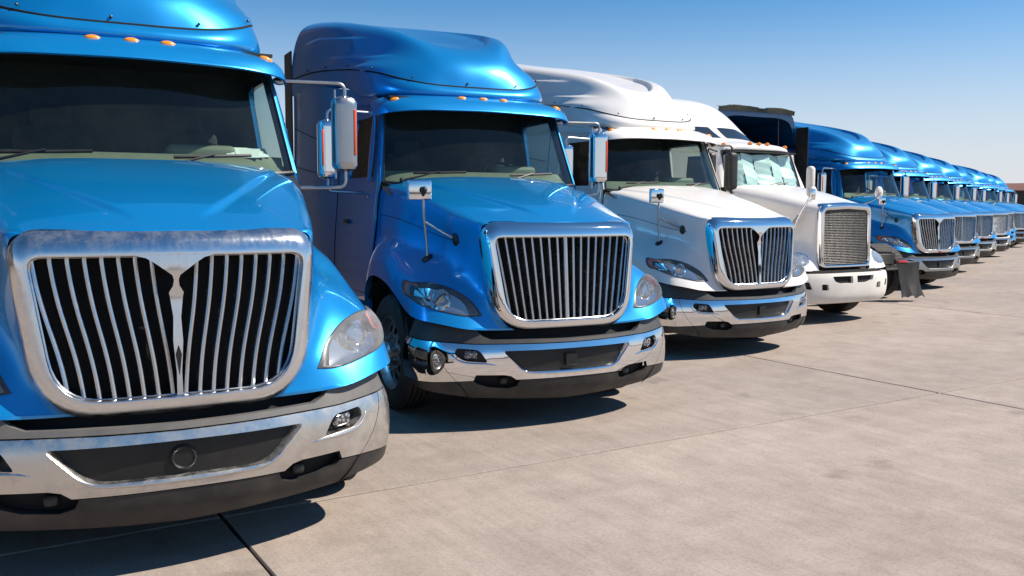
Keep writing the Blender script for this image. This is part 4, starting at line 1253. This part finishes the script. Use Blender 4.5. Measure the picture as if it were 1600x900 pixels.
def k_gap():
    s = np.linspace(-1.1, 1.1, 50); return MB().grid(np.array([kb(s, np.full(50, .70), -.08), kb(s, np.full(50, .84), -.07)]))
KW = Surf(mirror_half([
 [(0,1.66,2.17),(.4,1.675,2.17),(.7,1.72,2.175),(.87,1.80,2.185)],
 [(0,1.76,2.42),(.395,1.775,2.42),(.695,1.82,2.42),(.86,1.89,2.425)],
 [(0,1.90,2.80),(.38,1.915,2.80),(.68,1.955,2.79),(.835,2.02,2.775)]]))
KWN = -1.0 if KW.normal([.5], [.5])[0][1] > 0 else 1.0
def k_ws():
    u, v = np.meshgrid(np.linspace(0, 1, 12), np.linspace(.01, .99, 30), indexing='ij'); return MB().grid(KW.at(u.ravel(), v.ravel()).reshape(12, 30, 3), flip=KWN < 0)
def k_ws_seal():
    u = np.concatenate([np.zeros(20), np.linspace(0, 1, 10), np.ones(20), np.linspace(1, 0, 10)]); v = np.concatenate([np.linspace(0, 1, 20), np.ones(10), np.linspace(1, 0, 20), np.zeros(10)])
    P = KW.at(u, v); return MB().tube(np.vstack([P, P[:1]]), .016, 6, cap=False)
def k_shade(k):
    """crumpled silver sun shade panel behind the glass"""
    rg = random.Random(k); v0 = .03 + k * .19; v1 = v0 + .19
    u, v = np.meshgrid(np.linspace(.02, .93, 16), np.linspace(v0, v1, 9), indexing='ij')
    P = KW.at(u.ravel(), v.ravel()); N = KW.normal(u.ravel(), v.ravel()) * KWN
    w = (v.ravel() - v0) / .19; d = .03 + .075 * (w if k % 2 else 1 - w) + .012 * np.sin(u.ravel() * 9 + k * 2.1) + .006 * np.sin(u.ravel() * 31 + w * 4)
    return MB().grid((P - N * d[:, None]).reshape(16, 9, 3))
K_ROOF = [
 [(0,1.93,2.80),(.3,1.945,2.80),(.6,1.985,2.79),(.80,2.05,2.775),(.90,2.3,2.76),(.955,2.8,2.76)],
 [(0,1.92,2.86),(.3,1.935,2.86),(.6,1.975,2.85),(.81,2.06,2.825),(.915,2.32,2.80),(.965,2.85,2.79)],
 [(0,2.05,2.925),(.3,2.06,2.925),(.6,2.10,2.91),(.83,2.2,2.88),(.93,2.42,2.84),(.975,2.9,2.81)],
 [(0,2.7,3.02),(.3,2.7,3.02),(.62,2.73,3.0),(.86,2.8,2.96),(.97,2.92,2.90),(1.02,3.15,2.85)],
 [(0,3.12,3.26),(.32,3.12,3.26),(.66,3.14,3.235),(.92,3.2,3.16),(1.05,3.28,3.05),(1.09,3.42,2.93)],
 [(0,3.6,3.62),(.35,3.6,3.615),(.72,3.61,3.58),(.98,3.65,3.46),(1.10,3.70,3.28),(1.15,3.8,3.03)],
 [(0,4.2,3.90),(.36,4.2,3.90),(.76,4.2,3.86),(1.04,4.22,3.73),(1.16,4.26,3.47),(1.20,4.35,3.1)],
 [(0,5.0,4.0),(.38,5,4.0),(.8,5,3.96),(1.08,5,3.84),(1.18,5,3.55),(1.21,5,3.12)]]
KR = Surf(mirror_half(K_ROOF))
def k_roof():
    u, v = np.meshgrid(np.linspace(0, 1, 70), np.linspace(0, 1, 90), indexing='ij'); P = KR.at(u.ravel(), v.ravel()).reshape(70, 90, 3)
    mb = MB().grid(P); b = P[-1].copy(); m = b.mean(0); mb.add(np.vstack([b, [[0, 5, 3.2]]]), [(i, i+1, len(b)) for i in range(len(b) - 1)])
    return mb
_ru, _rv = [g.ravel() for g in np.meshgrid(np.linspace(0, 1, 200), np.linspace(.5, 1, 120), indexing='ij')]
_rp = KR.at(_ru, _rv); KRN = 1.0 if KR.normal([.5], [.5])[0][2] > 0 else -1.0
def k_roof_window(sg, grow_=0.0):
    out = []
    for x, z in ((.07, 3.07), (.10, 3.285), (.60, 3.27), (.90, 3.08), (.80, 3.02)):
        k = np.argmin((_rp[:, 0] - x)**2 + (_rp[:, 2] - z)**2 + 9 * (_rp[:, 1] > 3.6)); out.append((_ru[k], _rv[k]))
    lp = round_poly(out, .008)
    V, T, L = cdt(lp if sg > 0 else [(u, 1 - v) for u, v in lp[::-1]], [], .03)
    P = KR.at(V[:, 0], V[:, 1]) + KR.normal(V[:, 0], V[:, 1]) * KRN * .006
    mb = MB().add(P, [f if sg > 0 else f for f in T]); q = L[0]; a = KR.at(q[:, 0], q[:, 1]); n = KR.normal(q[:, 0], q[:, 1]) * KRN
    mb.grid(np.array([a + n * .006, a - n * .01]), closed_c=True); return mb
def k_marker(x):
    k = np.argmin((_rp[:, 0] - abs(x))**2 + (_ru - KR.kr[1] * .4 - KR.kr[2] * .6)**2 * 4); p = _rp[k] * [1 if x >= 0 else -1, 1, 1]
    return MB().ell(p + np.array([0, -.005, .012]), (.036, .05, .034), 6, 14)
def k_side(sg):
    half = [r[-1] for r in K_ROOF]; top = curve(half, n=40); rows = []
    zt = top[:, 2]; f0 = np.linspace(0, 1, 9)
    yb = np.linspace(1.80, 5.0, 40); xb = np.interp(yb, [1.8, 2.8, 3.3, 5.0], [1.0, 1.02, 1.18, 1.21])
    for f in f0:
        y = top[:, 1] * (1 - f) + yb * f; y[0] = 2.05 * (1 - f) + 1.80 * f if f < .45 else 1.80
        x = top[:, 0] * (1 - f)**1.3 + xb * (1 - (1 - f)**1.3); rows.append(np.stack([sg * x, y, zt * (1 - f) + .9 * f], 1))
    return MB().grid(np.array(rows))
def k_front_close(sg):
    a = KW.at(np.linspace(0, 1, 16), np.full(16, 1.0)); b = np.stack([np.linspace(1.0, .905, 16), np.linspace(1.80, 2.10, 16), np.linspace(2.15, 2.80, 16)], 1)
    P = np.array([a, (a + b) / 2 + [.012, -.01, 0], b, b + [.012, .12, 0]]); P[..., 0] *= sg; return MB().grid(P)
def k_door_window(sg): return MB().add([(sg * 1.012, 2.06, 2.13), (sg * 1.012, 2.72, 2.13), (sg * .975, 2.70, 2.70), (sg * .972, 2.26, 2.70)], [(0, 1, 2, 3)])
def k_cab_mirror(sg): return MB().rbox((sg * 1.30, 1.75, 2.42), (.17, .12, .60), .06, 5)
def k_cab_arm(sg):
    return MB().tube(arm_path([(sg * .95, 2.0, 2.76), (sg * 1.40, 1.72, 2.78), (sg * 1.40, 1.72, 2.05), (sg * 1.0, 1.95, 2.02)]), .016, 8)
def k_fm_left():
    mb = MB().rbox((-.79, .10, 2.27), (.13, .12, .36), .055, 5); mb.ell((-.78, .08, 2.06), (.09, .07, .10)); return mb
def k_fm_left_plate(): return MB().rbox((-.82, .02, 2.02), (.10, .03, .17), .012, 3)
def k_fm_left_arm():
    mb = MB(); mb.tube(curve([(-.80, .42, 1.42), (-.80, .28, 1.70), (-.78, .10, 1.98)], n=10), .016, 8); mb.tube(curve([(-.74, .60, 1.44), (-.77, .35, 1.68), (-.78, .12, 1.96)], n=10), .013, 8); mb.tube([(-.78, .10, 1.9), (-.79, .10, 2.3)], .014, 8); return mb
def k_fm_right(): return MB().ell((1.16, .36, 2.07), (.085, .05, .105), 9, 16)
def k_fm_right_arm(): return MB().tube(curve([(.68, .50, 1.82), (.85, .42, 1.88), (1.02, .34, 1.95), (1.15, .32, 2.07)], n=12), .013, 8)
def k_wiper(sg):
    P = KW.at(np.linspace(.03, .12, 8), np.linspace(.5 + sg * .05, .5 + sg * .05 + .2, 8)) + KW.normal(np.full(8, .1), np.full(8, .5)) * KWN * .02; return MB().tube(P, .010, 6)
def k_antenna(): return MB().tube([(.62, 2.1, 2.9), (.62, 2.12, 3.5)], .005, 5)
def k_cowl():
    x = np.linspace(-.96, .96, 30); y0 = np.interp(np.abs(x), [0, .4, .7, .87, .96], [1.66, 1.675, 1.72, 1.80, 1.84])
    return MB().grid(np.array([np.stack([x, y0 + .04, 0*x + 2.18], 1), np.stack([x, y0 - .05, 0*x + 2.175 - .05 * np.abs(x)**4], 1), np.stack([x*.98, y0 - .2, 0*x + 2.05], 1)]))
def k_tub(): return MB().box((0, 2.85, 2.0), (1.9, .02, 1.8)).box((0, 2.3, 2.77), (1.6, .9, .02)).box((0, 2.3, 1.2), (1.9, 1.0, .02)).box((0, 1.95, 2.1), (1.6, .35, .1), .03)

def build_long_nose(loc, rz, label):
    t = empty('semi_truck', loc, rz, label, 'truck', 'tractor units parked in the long row')
    obj('hood', 'k_hood', k_hood, 'white_paint', t, 50)
    obj('grille_surround', 'k_sur', k_surround, 'chrome', t, 60)
    obj('grille_mesh', 'k_mesh', k_mesh, 'mesh_metal', t)
    obj('radiator', 'k_rad', k_rad, 'cavity_black', t)
    b = obj('bumper', 'k_bump', k_bumper, 'white_plastic', t, 40)
    for sg in (1, -1):
        obj('intake_slot', ('ks', sg), lambda sg=sg: k_slot_panel(sg, K_SLOT), 'cavity_black', b)
        obj('fog_recess', ('kf1', sg), lambda sg=sg: k_slot_panel(sg, K_FOG1), 'cavity_black', b)
        obj('fog_recess', ('kf2', sg), lambda sg=sg: k_slot_panel(sg, K_FOG2), 'cavity_black', b)
        h = obj('headlight', ('klamp', sg), lambda sg=sg: k_lamp(sg), 'lamp_chrome', t)
        obj('lens', ('klens', sg), lambda sg=sg: k_lens(sg), 'hazed_lamp_glass', h, out=(sg, -1, 0))
        obj('cab_side', ('kside', sg), lambda sg=sg: k_side(sg), 'white_paint', t, 60)
        obj('windshield_pillar', ('kpil', sg), lambda sg=sg: k_front_close(sg), 'white_paint', t)
        obj('door_window', ('kdw', sg), lambda sg=sg: k_door_window(sg), 'dark_glass', t)
        if sg < 0:
            m = obj('side_mirror', ('kmir', sg), lambda sg=sg: k_cab_mirror(sg), 'black_plastic', t)
            obj('mirror_arm', ('karm', sg), lambda sg=sg: k_cab_arm(sg), 'black_plastic', m)
        obj('arch_liner', ('al', sg), lambda sg=sg: arch_liner(sg), 'cavity_black', t)
        obj('fuel_tank', ('tank', sg), lambda sg=sg: tank_geom(sg), 'cast_alloy', t)
        for (x, y) in ((1.0, 1.04), (1.04, 5.75), (1.04, 7.05), (.70, 5.75), (.70, 7.05)):
            ty = place(obj('wheel', ('tyre',), tyre_geom, 'rubber', t), (sg * x, y, .515))
            if x > .9: obj('rim', ('rim', sg), lambda sg=sg: rim_geom(sg), 'cast_alloy', ty)
            obj('hub', ('hub', sg), lambda sg=sg: hub_back(sg), 'cavity_black', ty)
    obj('gap_panel', 'k_gap', k_gap, 'cavity_black', t)
    w = obj('windshield', 'k_ws', k_ws, 'windshield_glass', t, out=(0, -1, 0))
    obj('windshield_seal', 'k_seal', k_ws_seal, 'black_plastic', w)
    for sg in (1, -1): obj('wiper', ('kwip', sg), lambda sg=sg: k_wiper(sg), 'black_plastic', w)
    sh = obj('sun_shade', ('kshade', 0), lambda: k_shade(0), 'silver_foil', t)
    for k in range(1, 5): obj('shade_panel', ('kshade', k), lambda k=k: k_shade(k), 'silver_foil', sh)
    r = obj('sleeper_roof', 'k_roof', k_roof, 'white_paint', t, 50)
    for sg in (1, -1): obj('roof_window', ('krw', sg), lambda sg=sg: k_roof_window(sg), 'dark_glass', r)
    for x in (-.74, -.21, 0, .21, .74): obj('marker_light', ('kml', x), lambda x=x: k_marker(x), 'amber', r)
    obj('antenna', 'k_ant', k_antenna, 'black_plastic', r)
    fm = obj('fender_mirror', 'k_fml', k_fm_left, 'white_plastic', t)
    obj('mirror_plate', 'k_fmlp', k_fm_left_plate, 'chrome', fm); obj('mirror_stalk', 'k_fmla', k_fm_left_arm, 'chrome', fm)
    fm = obj('fender_mirror', 'k_fmr', k_fm_right, 'white_plastic', t); obj('mirror_stalk', 'k_fmra', k_fm_right_arm, 'chrome', fm)
    obj('cowl', 'k_cowl', k_cowl, 'black_plastic', t)
    obj('cab_interior', 'k_tub', k_tub, 'interior_dark', t)
    obj('chassis_frame', 'frame', frame_geom, 'frame_black', t)
    return t

# ------------------------------------------------------------------ rear gear of the tractor parked the other way round
def quarter_fender(sg):
    th = np.linspace(R(8), R(100), 46); rows = []
    for k, a in enumerate(th):
        r = .60 + .008 * math.sin(k * PI * .55); rows.append([(sg * x, 7.05 + r * math.cos(a), .515 + r * math.sin(a)) for x in (.56, .58, 1.17, 1.19)])
    P = np.array(rows); P[:, 0, 2] -= .03; P[:, 3, 2] -= .03
    return MB().grid(P)
def flap_bracket(sg): return MB().box((sg * .86, 7.90, .765), (.66, .05, .055), .01).box((sg * .50, 7.80, .80), (.06, .25, .1), .01)
def mud_flap(sg):
    u, v = np.meshgrid(np.linspace(0, 1, 16), np.linspace(0, 1, 14), indexing='ij')
    x = .53 + .64 * v + .05 * u * u * (v - .3); y = 7.93 + .045 * np.sin(v * 10 + u * 3) * u + .12 * u * u; z = .76 - (.69 + .04 * np.sin(v * 19) * np.cos(v * 7)) * u + .04 * (1 - v) * u
    P = np.stack([sg * x, y, z], -1); mb = MB().grid(P).grid(P - [0, .008, 0], flip=True); return mb
def tail_light(sg): return MB().rbox((sg * .66, 7.93, .80), (.30, .03, .05), .012, 3)
def torn_edge():
    rg = random.Random(3); n = 70; x = np.linspace(-1.12, 1.15, n); rows = [[], [], []]
    for k in range(n):
        top = 4.05 - .09 * max(0, abs(x[k]) - .7)**1.3; h = .05 + .035 * abs(math.sin(k * .09 + .4)) + rg.uniform(-.006, .008)
        if abs(x[k] + .15) < .12: h *= .35
        rows[0].append((x[k], 4.635, top - .05)); rows[1].append((x[k], 4.66, top + h * .75)); rows[2].append((x[k], 4.56, top + h))
    return MB().grid(np.array(rows))

# ------------------------------------------------------------------ buildings
def brick_mat():
    m, n, l, b = principled('brown_brick', (0.2, 0.13, 0.09), 0.85, spec=0.2)
    tc = n.new('ShaderNodeTexCoord'); mp = n.new('ShaderNodeMapping'); mp.inputs['Rotation'].default_value = (R(90), 0, 0)
    br = n.new('ShaderNodeTexBrick'); br.inputs['Scale'].default_value = 1.0
    br.inputs['Color1'].default_value = (0.050, 0.031, 0.021, 1); br.inputs['Color2'].default_value = (0.065, 0.043, 0.030, 1); br.inputs['Mortar'].default_value = (0.075, 0.068, 0.058, 1)
    br.inputs['Brick Width'].default_value = .4; br.inputs['Row Height'].default_value = .2; br.inputs['Mortar Size'].default_value = .012
    l.new(tc.outputs['Object'], mp.inputs[0]); l.new(mp.outputs[0], br.inputs[0]); l.new(br.outputs[0], b.inputs['Base Color'])
brick_mat()
plain('rust_roof', (0.16, 0.065, 0.04), 0.7, 0.3, .5)
plain('shed_wall', (0.06, 0.05, 0.045), 0.8, 0.2, .5)
plain('steel_door', (0.30, 0.30, 0.29), 0.6, 0.1)
def warehouse():
    t = empty('warehouse', (-20.9, 16.6, 0), 0, 'tall brown brick warehouse behind the nearest blue truck, mirrored in its neighbour', 'building')
    obj('wall', 'wh_wall', lambda: MB().box((0, 6, 4.5), (46, 12, 9)), 'brown_brick', t)
    obj('parapet', 'wh_par', lambda: MB().box((0, 6, 9.2), (46.6, 12.6, .4), .05), 'shed_wall', t)
    for k, x in enumerate((-18, -10, -2, 6, 14)):
        d = place(obj('dock_door', 'wh_door', lambda: MB().box((0, -.05, 2.7), (3.2, .16, 3.4), .02), 'steel_door', t), (x, 0, 0))
        place(obj('dock_bumper', 'wh_db', lambda: MB().box((0, -.12, .8), (3.4, .2, .3), .03), 'rubber', d), (0, 0, 0))
    return t
def shed():
    t = empty('storage_shed', (131, 82, 0), R(-58), 'long dark shed with a rust-red roof on the horizon behind the farthest trucks', 'building')
    obj('wall', 'sh_wall', lambda: MB().box((30, 6, 2.2), (80, 12, 4.4)), 'shed_wall', t)
    obj('roof', 'sh_roof', lambda: MB().add([(-10.5,-.8,4.4),(70.5,-.8,4.4),(70.5,6,5.6),(-10.5,6,5.6),(70.5,12.8,4.4),(-10.5,12.8,4.4),(-10.5,-.8,4.25),(70.5,-.8,4.25)], [(0,1,2,3),(3,2,4,5),(0,3,5),(1,4,2),(6,7,1,0)]), 'rust_roof', t)
    for k in range(9): place(obj('bay_door', 'sh_door', lambda: MB().box((0, -.06, 1.8), (4.5, .2, 3.6), .02), 'steel_door', t), (-5 + k * 8.4, 0, 0))
    return t

principled('silver_foil', (0.86, 0.88, 0.87), 0.35, 0.12)
principled('dark_glass', (0.02, 0.025, 0.035), 0.05, 0.0, spec=0.8)
plain('green_tarp', (0.018, 0.034, 0.028), 0.8, 0.5, 5.0, dust=(0.20, 0.15, 0.08), dust_amt=0.35)
t1 = build_tractor((0.681, 4.78, 0), -.012, 'nearest blue semi truck with split V grille and dull bumper, cut by left edge', surround='brushed_surround', bumper='worn_chrome', bars='V', mirror='satin_silver', cover='round', hl='hazed_lamp_glass', strip='sunlit_strip')
for ch in t1.children:                       # the nearest truck rides a little higher on its springs
    if ch.name.split('.')[0] not in ('wheel', 'chassis_frame', 'fuel_tank'): ch.location.z += .006
    if ch.name.split('.')[0].startswith('bumper'): ch.location.z += .022
build_tractor((4.017, 6.476, 0), -.051, 'blue semi truck with straight grille bars and mirror-bright bumper, between nearest truck and white one')
build_tractor((7.95, 8.35, 0), .05, 'white semi truck with split V grille and shiny chrome bumper', paint='white_paint', bars='V', mirror_right='black_plastic')
build_long_nose((11.54, 9.97, 0), .03, 'white semi truck with tall mesh grille, white bumper and silver shade in its windshield')
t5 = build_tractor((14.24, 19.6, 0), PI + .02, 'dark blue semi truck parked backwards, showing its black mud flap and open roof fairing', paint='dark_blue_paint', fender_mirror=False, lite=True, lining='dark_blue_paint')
t5.scale = (1, 1, .972)
plain('flap_rubber', (0.010, 0.010, 0.010), 0.6, dust=DUST, dust_amt=0.10)
for sg in (1, -1):
    q = obj('quarter_fender', ('qf', sg), lambda sg=sg: quarter_fender(sg), 'rubber', t5)
    br = obj('flap_bracket', ('flb', sg), lambda sg=sg: flap_bracket(sg), 'valance_plastic', t5)
    obj('mud_flap', ('mfl', sg), lambda sg=sg: mud_flap(sg), 'flap_rubber', t5)
    obj('tail_light', ('tl', sg), lambda sg=sg: tail_light(sg), 'red_lens', t5)
obj('torn_tarp_edge', 'torn', torn_edge, 'green_tarp', t5)
build_tractor((17.97, 13.19, 0), .03, 'blue semi truck with split V grille, first front-facing one right of the mesh-grille white truck', bars='V', bumper='satin_silver', badge=True, lite=True)
build_tractor((23.1, 16.15, 0), .035, 'blue semi truck with straight bars, second in far run of blue trucks', bars='S', bumper='satin_silver', lite=True)
build_tractor((27.5, 18.55, 0), .005, 'blue semi truck with grey bumper, third in the far run of blue trucks', bars='S', bumper='worn_chrome', badge=True, lite=True)
build_tractor((31.7, 20.7, 0), .03, 'blue semi truck with pale mesh grille and beige bumper, fourth in the far run', bars='X', bumper='satin_silver', strip='white_plastic', lite=True)
build_tractor((36.2, 23.35, 0), .01, 'blue semi truck with blue painted bumper and dark split mesh grille', bars='M', bumper_paint='blue_paint', strip='blue_paint', lite=True)
build_tractor((40.4, 25.25, 0), .03, 'blue semi truck at right edge just beyond the blue-bumpered one', bars='S', bumper='satin_silver', lite=True)
build_tractor((44.6, 27.6, 0), .02, 'blue semi truck second from the far end, only its roof and windshield showing', bars='S', bumper='satin_silver', lite=True)
build_tractor((48.8, 29.8, 0), .02, 'farthest blue semi truck at the end of the row below the shed', bars='S', bumper='satin_silver', lite=True)
warehouse()
shed()

def paper_sheets():
    mb = MB()
    for k in range(3):
        a = R(-18 + 9 * k); rot = np.array([[math.cos(a), -math.sin(a), 0], [math.sin(a), math.cos(a), 0], [0, 0, 1]]) @ np.array([[1, 0, 0], [0, .90, -.43], [0, .43, .90]])
        mb.box((.03 * k, .012 * k, .004 * k), (.22, .16, .003), 0, rot)
    return mb
pp = obj('paper_sheets', 'papers', paper_sheets, 'paper'); pp.location = (0.681 + .74, 4.78 + 1.72, 2.185)
pp['label'] = 'folded white papers on the dashboard of the nearest blue truck'; pp['category'] = 'papers'
